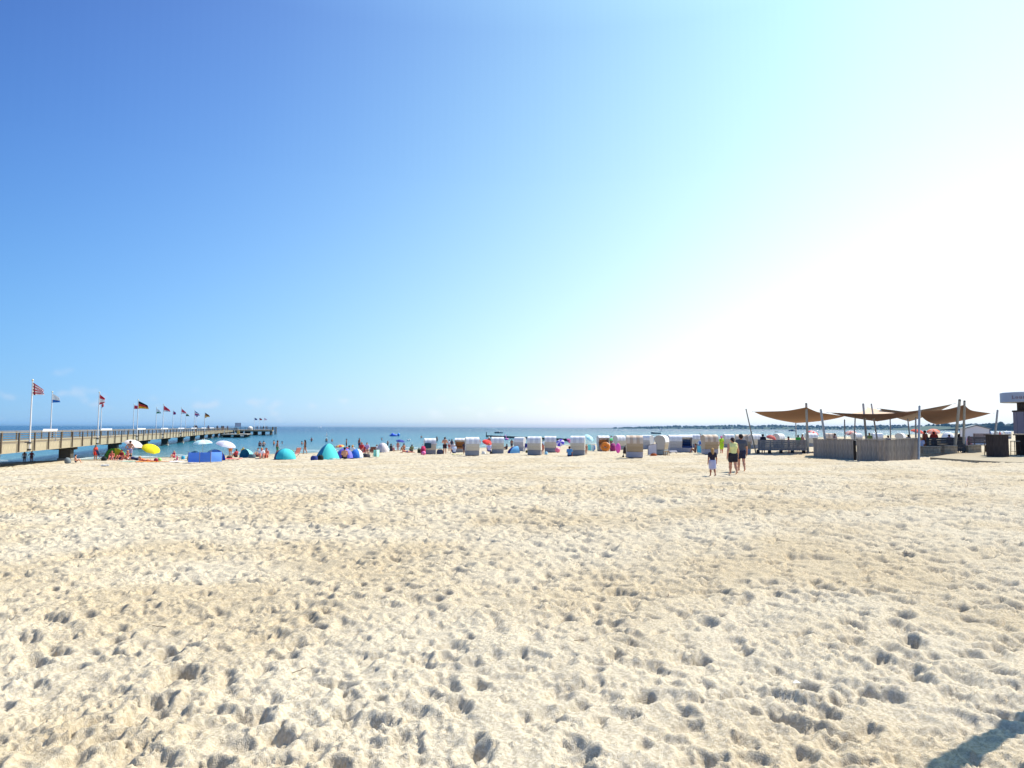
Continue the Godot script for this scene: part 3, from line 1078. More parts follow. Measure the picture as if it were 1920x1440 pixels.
# a pop-up beach shelter: a shell open to one side (towards -z). colours: two or more bands from side to side
func shelter(label: String, at: Vector3, turn: float, size: Vector3, colors: Array, floor_color: Color, point := 1.0) -> Node3D:
	var o := thing("beach_shelter", label, "beach tent", at, turn)
	var s := Shape.new()
	var bands := colors.size()
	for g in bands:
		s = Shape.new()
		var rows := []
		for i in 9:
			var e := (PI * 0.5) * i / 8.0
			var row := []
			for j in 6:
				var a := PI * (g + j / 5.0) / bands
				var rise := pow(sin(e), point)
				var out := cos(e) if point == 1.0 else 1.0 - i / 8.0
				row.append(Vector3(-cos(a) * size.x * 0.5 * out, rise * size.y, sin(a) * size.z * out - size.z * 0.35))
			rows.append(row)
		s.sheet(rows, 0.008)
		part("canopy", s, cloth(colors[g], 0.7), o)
	s = Shape.new()
	for e in [0, 1]:
		var pts := []
		for i in 9:
			var t := (PI * 0.5) * i / 8.0
			var out := cos(t) if point == 1.0 else 1.0 - i / 8.0
			pts.append(Vector3((-1.0 if e == 0 else 1.0) * size.x * 0.5 * out, pow(sin(t), point) * size.y, -size.z * 0.35))
		for i in 8: s.tube(pts[i], pts[i + 1], 0.012, 0.012, 6)
	part("arch_pole", s, paint(rgb(70, 75, 85), 0.5), o)
	s = Shape.new()
	s.box(Vector3(0, 0.012, size.z * 0.05), Vector3(size.x * 0.9, 0.02, size.z * 0.9))
	part("floor_sheet", s, cloth(floor_color, 0.1), o)
	return o


func towel(label: String, at: Vector3, turn: float, size: Vector2, c: Color, edge: Color) -> MeshInstance3D:
	var s := Shape.new()
	rng.seed = int(at.x * 100.0) + int(at.z * 37.0)
	var rows := []
	for i in 9:
		var row := []
		for j in 6: row.append(Vector3((j / 5.0 - 0.5) * size.x, 0.05 + rng.randf() * 0.03, (i / 8.0 - 0.5) * size.y))
		rows.append(row)
	s.sheet(rows, 0.02)
	var o := single("towel", s, cloth(c, 0.2), label, "towel", at, turn)
	for e in [-1.0, 1.0]:
		var b := Shape.new()
		b.box(Vector3(0, 0.085, e * size.y * 0.46), Vector3(size.x * 1.01, 0.02, size.y * 0.05))
		part("border", b, cloth(edge, 0.2), o)
	return o


func bag(label: String, at: Vector3, turn: float, size: Vector3, c: Color) -> Node3D:
	var o := thing("bag", label, "bag", at, turn)
	var s := Shape.new()
	s.lathe([Vector2(0.0, 0.0), Vector2(0.46, 0.0), Vector2(0.52, 0.25), Vector2(0.48, 0.7), Vector2(0.36, 0.92), Vector2(0.12, 1.0), Vector2(0.0, 0.99)], 10, Transform3D(Basis().scaled(size), Vector3.ZERO))
	part("sack", s, cloth(c, 0.15), o)
	s = Shape.new()
	for i in 8:
		var a := PI * i / 8.0
		var b := PI * (i + 1) / 8.0
		s.tube(Vector3(cos(a) * size.x * 0.28, size.y * (0.88 + 0.32 * sin(a)), 0), Vector3(cos(b) * size.x * 0.28, size.y * (0.88 + 0.32 * sin(b)), 0), 0.012, 0.012, 6)
	part("handle", s, cloth(c.darkened(0.3), 0.1), o)
	return o


func ring(label: String, at: Vector3, r: float, thick: float, c: Color, tilt: Vector3, called := "swim_ring") -> MeshInstance3D:
	var t := TorusMesh.new()
	t.inner_radius = r - thick * 2.0
	t.outer_radius = r
	t.rings = 24
	t.ring_segments = 12
	var o := single(called, t, paint(c, 0.3, 0.5), label, "swim ring", at)
	o.rotation_degrees = tilt
	return o


func folding_chair(label: String, at: Vector3, turn: float, c: Color) -> Node3D:
	var o := thing("folding_chair", label, "folding chair", at, turn)
	for e in [-0.28, 0.28]:
		var s := Shape.new()
		s.tube(Vector3(e, 0, -0.28), Vector3(e, 0.42, 0.22), 0.014, 0.014, 6)
		s.tube(Vector3(e, 0, 0.28), Vector3(e, 0.58, -0.26), 0.014, 0.014, 6)
		s.tube(Vector3(e, 0.36, 0.18), Vector3(e, 0.92, 0.42), 0.014, 0.014, 6)
		s.tube(Vector3(e, 0.58, -0.26), Vector3(e, 0.58, 0.26), 0.016, 0.016, 6)
		part("leg_frame", s, paint(rgb(70, 70, 75), 0.4, 0.0, 0.6), o)
	var s2 := Shape.new()
	s2.sheet([[Vector3(-0.28, 0.38, -0.26), Vector3(0, 0.34, -0.26), Vector3(0.28, 0.38, -0.26)], [Vector3(-0.28, 0.37, 0.0), Vector3(0, 0.31, 0.0), Vector3(0.28, 0.37, 0.0)], [Vector3(-0.28, 0.36, 0.2), Vector3(0, 0.32, 0.2), Vector3(0.28, 0.36, 0.2)]], 0.012)
	part("seat", s2, cloth(c, 0.3), o)
	s2 = Shape.new()
	s2.sheet([[Vector3(-0.28, 0.42, 0.21), Vector3(0, 0.42, 0.25), Vector3(0.28, 0.42, 0.21)], [Vector3(-0.28, 0.92, 0.42), Vector3(0, 0.92, 0.46), Vector3(0.28, 0.92, 0.42)]], 0.012)
	part("backrest", s2, cloth(c, 0.3), o)
	return o


func windbreak(label: String, pts: Array, high: float, colors: Array) -> Node3D:
	var o := thing("windbreak", label, "windbreak", pts[0])
	for k in pts.size():
		var p: Vector3 = pts[k] - pts[0]
		var s := Shape.new()
		s.tube(p + Vector3(0, -0.2, 0), p + Vector3(0, high + 0.08, 0), 0.018, 0.018, 6)
		part("stake", s, timber(rgb(190, 165, 120)), o)
		if k == pts.size() - 1: break
		var q: Vector3 = pts[k + 1] - pts[0]
		s = Shape.new()
		var side := (q - p).cross(Vector3.UP).normalized()
		var rows := []
		for i in 5:
			var row := []
			for j in 9:
				var t := j / 8.0
				row.append(p.lerp(q, t) + Vector3(0, 0.03 + (high - 0.03) * i / 4.0 - 0.02 * sin(PI * t) * (i / 4.0), 0) + side * 0.05 * sin(PI * t) * sin(PI * i / 4.0))
			rows.append(row)
		s.sheet(rows, 0.006)
		part("cloth_panel", s, cloth(colors[k % colors.size()], 0.8), o)
	return o


func boat(label: String, at: Vector3, turn: float, long: float, hull: Color, cabin: Color, called := "motor_boat") -> Node3D:
	var o := thing(called, label, "boat", at, turn)
	var s := Shape.new()
	var rows := []
	for i in 11:
		var t := i / 10.0
		var wide := long * 0.17 * pow(sin(PI * minf(0.5, 0.14 + t * 0.62) ), 1.0) * (1.0 if t < 0.6 else sqrt(maxf(0.0, 1.0 - pow((t - 0.6) / 0.4, 2.0))))
		var high := long * (0.10 + 0.06 * t * t)
		var z := long * (0.5 - t)
		rows.append([Vector3(-wide, high, z), Vector3(-wide * 0.85, high * 0.35, z), Vector3(0, -long * 0.04, z), Vector3(wide * 0.85, high * 0.35, z), Vector3(wide, high, z)])
	s.sheet(rows)
	part("hull", s, paint(hull, 0.35), o)
	s = Shape.new()
	rows = []
	for i in 11:
		var t := i / 10.0
		var wide := long * 0.165 * sin(PI * minf(0.5, 0.14 + t * 0.62)) * (1.0 if t < 0.6 else sqrt(maxf(0.0, 1.0 - pow((t - 0.6) / 0.4, 2.0))))
		rows.append([Vector3(-wide, long * (0.095 + 0.055 * t * t), long * (0.5 - t)), Vector3(wide, long * (0.095 + 0.055 * t * t), long * (0.5 - t))])
	s.sheet(rows)
	part("deck", s, paint(rgb(215, 210, 200), 0.5), o)
	if cabin.a > 0.0:
		s = Shape.new()
		s.cut_box(Vector3(0, long * 0.17, -long * 0.02), Vector3(long * 0.22, long * 0.13, long * 0.3), long * 0.03)
		part("cabin", s, paint(cabin, 0.35), o)
		s = Shape.new()
		s.cut_box(Vector3(0, long * 0.185, -long * 0.02), Vector3(long * 0.225, long * 0.055, long * 0.26), long * 0.005)
		part("window", s, paint(rgb(30, 40, 50), 0.1), o)
	return o


func sailing_boat(label: String, at: Vector3, turn: float, long: float, sail: Color) -> Node3D:
	var o := boat(label, at, turn, long, rgb(225, 228, 230), Color(1, 1, 1, 0), "sailing_boat")
	var s := Shape.new()
	s.tube(Vector3(0, 0, -long * 0.05), Vector3(0, long * 1.25, -long * 0.05), long * 0.012, long * 0.008, 6)
	part("mast", s, paint(rgb(190, 190, 190), 0.4), o)
	s = Shape.new()
	var rows := []
	for i in 9:
		var t := i / 8.0
		var row := []
		for j in 5: row.append(Vector3(long * 0.05 * sin(PI * j / 4.0) * (1.0 - t), long * (0.2 + 1.0 * t), -long * 0.05 + long * 0.5 * (1.0 - t) * j / 4.0))
		rows.append(row)
	s.sheet(rows, 0.01)
	part("mainsail", s, cloth(sail, 0.7), o)
	s = Shape.new()
	s.flat3(Vector3(0, long * 0.16, -long * 0.48), Vector3(0, long * 1.1, -long * 0.06), Vector3(long * 0.05, long * 0.2, -long * 0.08), Vector3.RIGHT)
	part("jib", s, cloth(sail, 0.7), o)
	return o


# a flag on a white pole; bands: horizontal stripes from the top down; droop: how limply it hangs
func flagpole(label: String, at: Vector3, high: float, hoist: float, fly: float, droop: float, bands: Array, group: String, bracket := true, check := false) -> Node3D:
	var o := thing("flagpole", label, "flagpole", at, 0.0, group)
	var s := Shape.new()
	s.tube(Vector3.ZERO, Vector3(0, high, 0), 0.062, 0.04, 10)
	part("pole", s, paint(rgb(226, 226, 228), 0.4), o)
	s = Shape.new()
	s.ball(Vector3(0, high + 0.06, 0), Vector3.ONE * 0.075, 10)
	part("finial", s, paint(rgb(220, 215, 190), 0.3), o)
	if bracket:
		for y in [0.12, 0.62]:
			s = Shape.new()
			s.cut_box(Vector3(-0.10, y, 0.02), Vector3(0.42, 0.12, 0.18), 0.01)
			part("bracket", s, paint(rgb(75, 78, 80), 0.5, 0.0, 0.5), o)
	var nu := 14
	var grid := func(i: float, t: float) -> Vector3:     # i: 0 hoist .. 1 fly, t: 0 top .. 1 bottom
		var x := 0.05 + fly * i * (1.0 - 0.12 * droop * (1.0 - t))
		var y := high - 0.12 - hoist * t * (1.0 - 0.42 * droop * i) - fly * droop * 0.85 * pow(i, 1.2) * (1.0 - 0.55 * t)
		var z := 0.14 * sin(i * 7.0 + t * 1.6) * i * (0.4 + droop) + 0.06 * sin(i * 13.0 - t * 3.0) * i
		return Vector3(x, y, z)
	s = Shape.new()
	var nb := bands.size()
	for b in nb:
		var rows := []
		for i in nu + 1:
			var row := []
			for j in 4: row.append(grid.call(float(i) / nu, (b + j / 3.0) / nb))
			rows.append(row)
		s.sheet(rows, 0.0, [bands[b]])
	var f := part("flag", s, tinted(0.8, 0.6), o)
	if check:      # a chequered strip at the hoist and a pale shield in the middle
		s = Shape.new()
		for b in nb:
			var rows := []
			for i in 3:
				var row := []
				for j in 3: row.append(grid.call(0.015 + 0.055 * i + (0.0 if b % 2 == 0 else 0.09), (b + j / 2.0) / nb) + Vector3(0, 0, 0.006))
				rows.append(row)
			s.sheet(rows, 0.0, [lin(120, 30, 45)])
		part("chequer", s, tinted(0.8, 0.4), f)
		s = Shape.new()
		var rows2 := []
		for i in 5:
			var row := []
			for j in 5: row.append(grid.call(0.36 + 0.07 * i, 0.30 + 0.1 * j) + Vector3(0, 0, 0.009))
			rows2.append(row)
		s.sheet(rows2, 0.0, [lin(235, 175, 180)])
		part("emblem", s, tinted(0.8, 0.4), f)
	return o


# ---------------------------------------------------------------- the pier
const PIER_START := Vector3(-28.76, 0, -30.0)
const PIER_TURN := 18.36

func pier_at(f: float, across: float) -> Vector3:    # across: metres left of the near edge
	return Vector3(-18.8 - 0.332 * f, 0, -f) + Vector3(-0.949, 0, 0.315) * across


func build_pier() -> void:
	var o := thing("pier", "long pier on dark columns with beige side beams and post and rail fence", "pier", PIER_START, PIER_TURN)
	var long := 262.0
	var side := timber(rgb(182, 171, 147))
	var dark := timber(rgb(118, 106, 92))
	var wide := 4.0
	var s := Shape.new()
	s.box(Vector3(-wide / 2, 1.70, -long / 2), Vector3(wide - 0.5, 0.12, long))
	part("deck", s, timber(rgb(150, 135, 110)), o)
	for x in [-0.12, -wide + 0.12]:
		s = Shape.new()
		s.box(Vector3(x, 1.575, -long / 2), Vector3(0.24, 0.65, long))
		part("side_beam", s, side, o)
	for x in [-1.2, -2.8]:
		s = Shape.new()
		s.box(Vector3(x, 1.5, -long / 2), Vector3(0.3, 0.27, long))
		part("joist", s, timber(rgb(110, 98, 80)), o)
	for x in [0.03, -wide - 0.03]:
		for k in 4:
			s = Shape.new()
			s.box(Vector3(x, 2.02 + 0.165 * k, -long / 2), Vector3(0.035, 0.04, long))
			part("rail", s, dark, o)
		s = Shape.new()
		s.box(Vector3(x, 2.69, -long / 2), Vector3(0.14, 0.05, long))
		part("handrail", s, timber(rgb(158, 147, 130)), o)
	var post := Shape.new()
	post.box(Vector3(0, 0.68, 0), Vector3(0.09, 1.36, 0.12))
	var pm := post.mesh()
	for k in 80:
		for x in [0.10, -wide - 0.10]:
			var p := part("railing_post", pm, dark, o)
			p.position = Vector3(x, 1.29, -0.02 - 3.2 * k)
	var column := Shape.new()
	column.cut_box(Vector3(0, 0.05, 0), Vector3(0.95, 2.0, 1.0), 0.04)
	var cap := Shape.new()
	cap.cut_box(Vector3(0, 1.12, 0), Vector3(wide - 0.3, 0.24, 0.7), 0.03)
	var foot := Shape.new()
	foot.cut_box(Vector3(0, -0.15, 0), Vector3(1.12, 0.75, 1.16), 0.05)
	var cm := column.mesh()
	var capm := cap.mesh()
	var fm := foot.mesh()
	var concrete := paint(rgb(74, 72, 68), 0.9)
	for k in 14:
		var f := 45.6 + 17.05 * k
		var z := -(f - 30.0) / 0.949
		var c := part("column", cm, concrete, o)
		c.position = Vector3(-0.95, 0.1, z)
		var b := part("cross_beam", capm, paint(rgb(66, 62, 56), 0.9), o)
		b.position = Vector3(-wide / 2, 0, z)
		var d := part("footing", fm, paint(rgb(150, 146, 138), 0.9), c)
		d.position = Vector3(0, -0.1, 0)
	s = Shape.new()
	s.cut_box(Vector3(-2.0, 0.55, -7.5), Vector3(4.2, 1.4, 17.0), 0.05)
	part("abutment", s, paint(rgb(118, 104, 86), 0.9), o)
	# the head: a broader platform to the right at the far end, on piles, with its own fence
	var hz := -(268.0 - 30.0) / 0.949
	s = Shape.new()
	s.box(Vector3(6.6, 1.62, hz), Vector3(13.6, 0.55, 40.0))
	part("head_platform", s, timber(rgb(150, 135, 112)), o)
	var pile := Shape.new()
	pile.tube(Vector3(0, -1.5, 0), Vector3(0, 1.4, 0), 0.22, 0.22, 10)
	var pilem := pile.mesh()
	for i in 5:
		for j in 8:
			var p := part("pile", pilem, paint(rgb(70, 62, 54), 0.9), o)
			p.position = Vector3(1.2 + 2.9 * i, 0, hz - 18.5 + 5.3 * j)
	for k in 5:
		s = Shape.new()
		s.box(Vector3(13.35, 2.1 + 0.2 * k, hz), Vector3(0.05, 0.06, 40.0))
		s.box(Vector3(6.8, 2.1 + 0.2 * k, hz + 19.9), Vector3(13.0, 0.06, 0.05))
		part("head_rail", s, dark, o)
	for k in 14:
		var p := part("head_post", pm, dark, o)
		p.position = Vector3(13.35, 1.75, hz - 19.0 + 2.95 * k)
	for k in 5:
		var p := part("head_post", pm, dark, o)
		p.position = Vector3(1.2 + 2.9 * k, 1.75, hz + 19.9)
	for k in 4:
		s = Shape.new()
		s.tube(Vector3(13.9 + 0.5 * (k % 2), -2, hz - 21.2 + 0.6 * (k / 2)), Vector3(13.9 + 0.5 * (k % 2), 3.15, hz - 21.2 + 0.6 * (k / 2)), 0.2, 0.19, 10)
		part("mooring_pile", s, timber(rgb(140, 122, 108)), o)
	# the low landing stage beside it
	var lz := -(206.0 - 30.0) / 0.949
	s = Shape.new()
	s.box(Vector3(4.2, 0.86, lz), Vector3(7.0, 0.22, 26.0))
	part("landing_stage", s, timber(rgb(150, 146, 138)), o)
	for i in 3:
		for j in 6:
			var p := part("pile", pilem, paint(rgb(52, 48, 44), 0.9), o)
			p.position = Vector3(1.4 + 2.8 * i, -0.7, lz - 12.0 + 4.8 * j)
	for k in 3:
		s = Shape.new()
		s.tube(Vector3(1.6 + 2.6 * k, 0.9, lz + 12.6), Vector3(1.6 + 2.6 * k, 2.2, lz + 12.6), 0.09, 0.09, 8)
		part("landing_post", s, paint(rgb(165, 170, 170), 0.6), o)
	for k in 8:
		s = Shape.new()
		s.box(Vector3(0.7 + 0.32 * k, 1.68 - 0.11 * k, lz + 6.0), Vector3(0.34, 0.05, 1.6))
		part("step", s, timber(rgb(120, 110, 96)), o)

	# white lamps: a flat head on a short post at the near railing
	var spots := [56.5, 74.4, 92.3, 110.2, 128.0, 145.8, 163.6, 181.4]
	for k in spots.size():
		var l := thing("pier_lamp", "white flat lamp board over the pier railing, %s one from the beach end" % ["first", "second", "third", "fourth", "fifth", "sixth", "seventh", "eighth"][k], "lamp", pier_at(spots[k], 0.06) + Vector3(0, 1.82, 0), PIER_TURN, "white lamps along the pier railing")
		s = Shape.new()
		s.box(Vector3(0, 0.42, 0), Vector3(0.07, 0.86, 0.07))
		part("post", s, paint(rgb(232, 232, 230), 0.5), l)
		s = Shape.new()
		s.cut_box(Vector3(-0.42, 0.93, 0.06), Vector3(1.0, 0.10, 0.36), 0.015, Basis(Vector3.RIGHT, 0.7))
		part("lamp_head", s, paint(rgb(245, 245, 243), 0.4), l)

	# flags, on both edges of the pier
	var red := lin(190, 40, 60)
	var rose := lin(215, 70, 95)
	var white := lin(236, 236, 236)
	var black := lin(34, 32, 36)
	var gold := lin(235, 170, 50)
	var blue := lin(45, 110, 190)
	var green := lin(40, 140, 90)
	var violet := lin(110, 90, 160)
	var g := "flagpoles along the pier"
	var near := [
		["red and white striped flag with a chequered hoist, tallest and nearest flagpole", [red, white, red, white, red, white, red, white], 0.95, 0.95, 0.85, true],
		["limp red flag with white middle on the second flagpole of the near railing", [red, red, white, white, red], 1.05, 0.62, 1.0, false],
		["black, red and gold flag blowing half open, largest of that pattern", [black, lin(200, 60, 40), gold], 0.95, 1.35, 0.55, false],
		["plain rose red flag with a white lower edge, fourth of the near railing", [rose, red, rose, white], 0.95, 1.15, 0.85, false],
		["pale red flag hanging beside a dark green and white one far along the pier", [rose, rose, white], 0.95, 0.95, 0.95, false],
		["flag in violet, white and rose stripes far along the pier", [violet, white, rose, violet], 0.95, 1.05, 0.75, false],
		["small dark and gold flag at the far end of the near railing", [black, lin(170, 90, 40), gold], 0.95, 1.15, 0.7, false]]
	for k in near.size():
		var n: Array = near[k]
		flagpole(n[0], pier_at(50.2 + 18.2 * k, -0.12) + Vector3(0, 1.28, 0), 5.17, n[2], n[3], n[4], n[1], g, true, n[5])
	var away := [
		["white over blue flag on the second pole from the left", [white, white, blue], 0.9, 0.85, 0.75],
		["furled white flag on the thin pole just behind the limp red one", [white, red], 0.9, 0.25, 1.0],
		["small rose red flag left of the black, red and gold one", [rose, red, rose], 0.55, 0.75, 0.15],
		["white over green flag hanging slack on the far railing", [white, white, green], 0.9, 0.85, 0.8],
		["small violet and red flag on the far railing, right of the rose one", [violet, red, violet], 0.8, 0.6, 0.8],
		["dark green and white flag close against a pale red one", [white, green, black], 0.8, 0.9, 0.9],
		["slack white and violet flag on the far railing behind the striped one", [white, violet], 0.7, 0.5, 0.9],
		["little brown and gold flag at the seaward end of the far railing", [black, gold], 0.7, 0.6, 0.6]]
	for k in away.size():
		var n: Array = away[k]
		flagpole(n[0], pier_at(68.9 + 18.4 * k, 4.1) + Vector3(0, 1.9, 0), 4.55, n[2], n[3], n[4], n[1], g, false)
	var ends := [["dark blue flag, leftmost of the trio on the pier head", [lin(40, 60, 120), lin(60, 90, 160)]], ["brown and red flag, middle of the trio on the pier head", [lin(90, 40, 40), red]], ["pale lilac flag, rightmost of the trio on the pier head", [lin(200, 180, 215), lin(225, 215, 230)]]]
	var end_px := [Vector3(-105.36, 3.17, -280.00), Vector3(-104.50, 3.18, -283.00), Vector3(-103.60, 3.19, -286.00)]
	for k in 3:
		var p: Vector3 = end_px[k]
		flagpole(ends[k][0], Vector3(p.x, 1.9, p.z), 5.0, 0.9, 1.1, 0.5, ends[k][1], "flagpoles on the pier head", false)
	# what stands on the pier head
	var b := thing("notice_board", "framed grey notice board on two posts at the pier head", "sign", Vector3(-102.08, 1.90, -255.00), PIER_TURN)
	for x in [-0.95, 0.95]:
		s = Shape.new()
		s.box(Vector3(x, 1.3, 0), Vector3(0.12, 2.6, 0.12))
		part("post", s, paint(rgb(120, 125, 140), 0.6), b)
	s = Shape.new()
	s.cut_box(Vector3(0, 1.95, 0), Vector3(1.9, 1.2, 0.08), 0.01)
	part("board", s, paint(rgb(186, 196, 214), 0.5), b)
	s = Shape.new()
	for y in [1.33, 2.6]: s.box(Vector3(0, y, 0), Vector3(2.1, 0.1, 0.13))
	part("frame", s, paint(rgb(110, 115, 135), 0.6), b)
	var t := thing("white_pavilion", "round white tent with domed roof on the pier head", "tent", Vector3(-106.31, 1.90, -278.00))
	s = Shape.new()
	s.lathe([Vector2(1.0, 0), Vector2(1.0, 0.55)], 16)
	part("wall", s, cloth(rgb(235, 235, 230), 0.4), t)
	s = Shape.new()
	s.lathe([Vector2(1.15, 0.5), Vector2(1.05, 0.8), Vector2(0.75, 1.15), Vector2(0.3, 1.38), Vector2(0, 1.42)], 16)
	part("roof", s, cloth(rgb(245, 245, 242), 0.5), t)
	var buoy := thing("life_ring_stand", "yellowish life ring locker at the corner of the landing stage", "rescue post", Vector3(-79.91, 0.20, -200.00), PIER_TURN)
	s = Shape.new()
	s.cut_box(Vector3(0, 0.95, 0), Vector3(0.7, 1.6, 0.5), 0.03)
	part("locker", s, paint(rgb(200, 165, 85), 0.6), buoy)
	s = Shape.new()
	s.tube(Vector3(0, 1.7, 0), Vector3(0, 2.4, 0), 0.05, 0.05, 6)
	part("post", s, paint(rgb(190, 175, 130), 0.6), buoy)
	boat("small white dinghy moored under the landing stage", Vector3(-88.68, 0.00, -225.19), 60.0, 2.6, rgb(225, 222, 210), Color(1, 1, 1, 0), "dinghy")


# ---------------------------------------------------------------- the beach bar
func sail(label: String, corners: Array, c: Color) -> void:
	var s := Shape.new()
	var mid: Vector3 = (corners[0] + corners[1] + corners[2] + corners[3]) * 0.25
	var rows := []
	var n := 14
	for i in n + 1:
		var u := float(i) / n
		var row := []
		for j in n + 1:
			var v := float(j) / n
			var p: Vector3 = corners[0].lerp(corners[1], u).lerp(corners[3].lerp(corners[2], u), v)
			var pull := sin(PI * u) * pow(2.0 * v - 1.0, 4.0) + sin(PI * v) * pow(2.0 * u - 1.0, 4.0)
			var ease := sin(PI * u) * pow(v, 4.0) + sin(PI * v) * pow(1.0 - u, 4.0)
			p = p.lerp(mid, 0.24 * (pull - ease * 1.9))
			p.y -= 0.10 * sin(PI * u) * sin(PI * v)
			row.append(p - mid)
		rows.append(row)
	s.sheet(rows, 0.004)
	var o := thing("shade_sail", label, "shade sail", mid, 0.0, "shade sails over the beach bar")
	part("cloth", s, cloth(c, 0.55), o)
	for k in 4:
		s = Shape.new()
		var out: Vector3 = (corners[k] - mid).normalized()
		s.tube(corners[k] - mid - out * 0.02, corners[k] - mid + out * 0.22, 0.012, 0.012, 6)
		s.ball(corners[k] - mid + out * 0.22, Vector3.ONE * 0.03, 6)
		part("corner_fitting", s, paint(rgb(120, 122, 125), 0.3, 0.0, 0.7), o)


func sail_pole(label: String, foot: Vector3, top: Vector3, r := 0.08, c := Color8(186, 190, 192)) -> void:
	var o := thing("sail_pole", label, "pole", foot, 0.0, "poles of the shade sails")
	var s := Shape.new()
	s.tube(Vector3(0, -0.3, 0), top - foot, r * 1.05, r * 0.9, 12)
	part("shaft", s, timber(c), o)
	s = Shape.new()
	var d := (top - foot).normalized()
	s.tube(top - foot, top - foot + d * 0.05, r * 0.96, r * 0.5, 12)
	part("cap", s, paint(rgb(90, 92, 95), 0.5), o)


func planked_wall(o: Node3D, a: Vector3, b: Vector3, high: float, tones: Array, seed_: int) -> void:
	# upright boards from a to b, one mesh for each, and a board along the top
	rng.seed = seed_
	var d := b - a
	d.y = 0.0
	var n := maxi(1, int(round(d.length() / 0.135)))
	var w := d.length() / n
	var turn := Basis(Vector3.UP, atan2(-d.z, d.x))
	var meshes := []
	for k in 3:
		var s := Shape.new()
		s.cut_box(Vector3(0, high * 0.5 - 0.12, 0), Vector3(w - 0.005 - 0.002 * k, high + 0.24 - 0.012 * k, 0.026), 0.004)
		meshes.append(s.mesh())
	for k in n:
		var p := part("plank", meshes[rng.randi() % 3], timber(tones[rng.randi() % tones.size()]), o)
		var at := a.lerp(b, (k + 0.5) / n)
		p.transform = Transform3D(turn, at - o.position + turn * Vector3(0, rng.randf_range(-0.003, 0.003), rng.randf_range(-0.003, 0.003)))
	var s2 := Shape.new()
	s2.cut_box(Vector3(0, 0, 0), Vector3(d.length() + 0.06, 0.045, 0.30), 0.008)
	var t := part("counter_board", s2, timber(rgb(150, 144, 138)), o)
	var mid_p := a.lerp(b, 0.5)
	t.transform = Transform3D(turn, mid_p - o.position + Vector3(0, high + 0.03, 0) + turn * Vector3(0, 0, -0.1))
	s2 = Shape.new()
	s2.box(Vector3.ZERO, Vector3(d.length(), 0.08, 0.05))
	t = part("inner_rail", s2, timber(rgb(90, 84, 78)), o)
	t.transform = Transform3D(turn, mid_p - o.position + Vector3(0, high * 0.75, 0) + turn * Vector3(0, 0, -0.045))


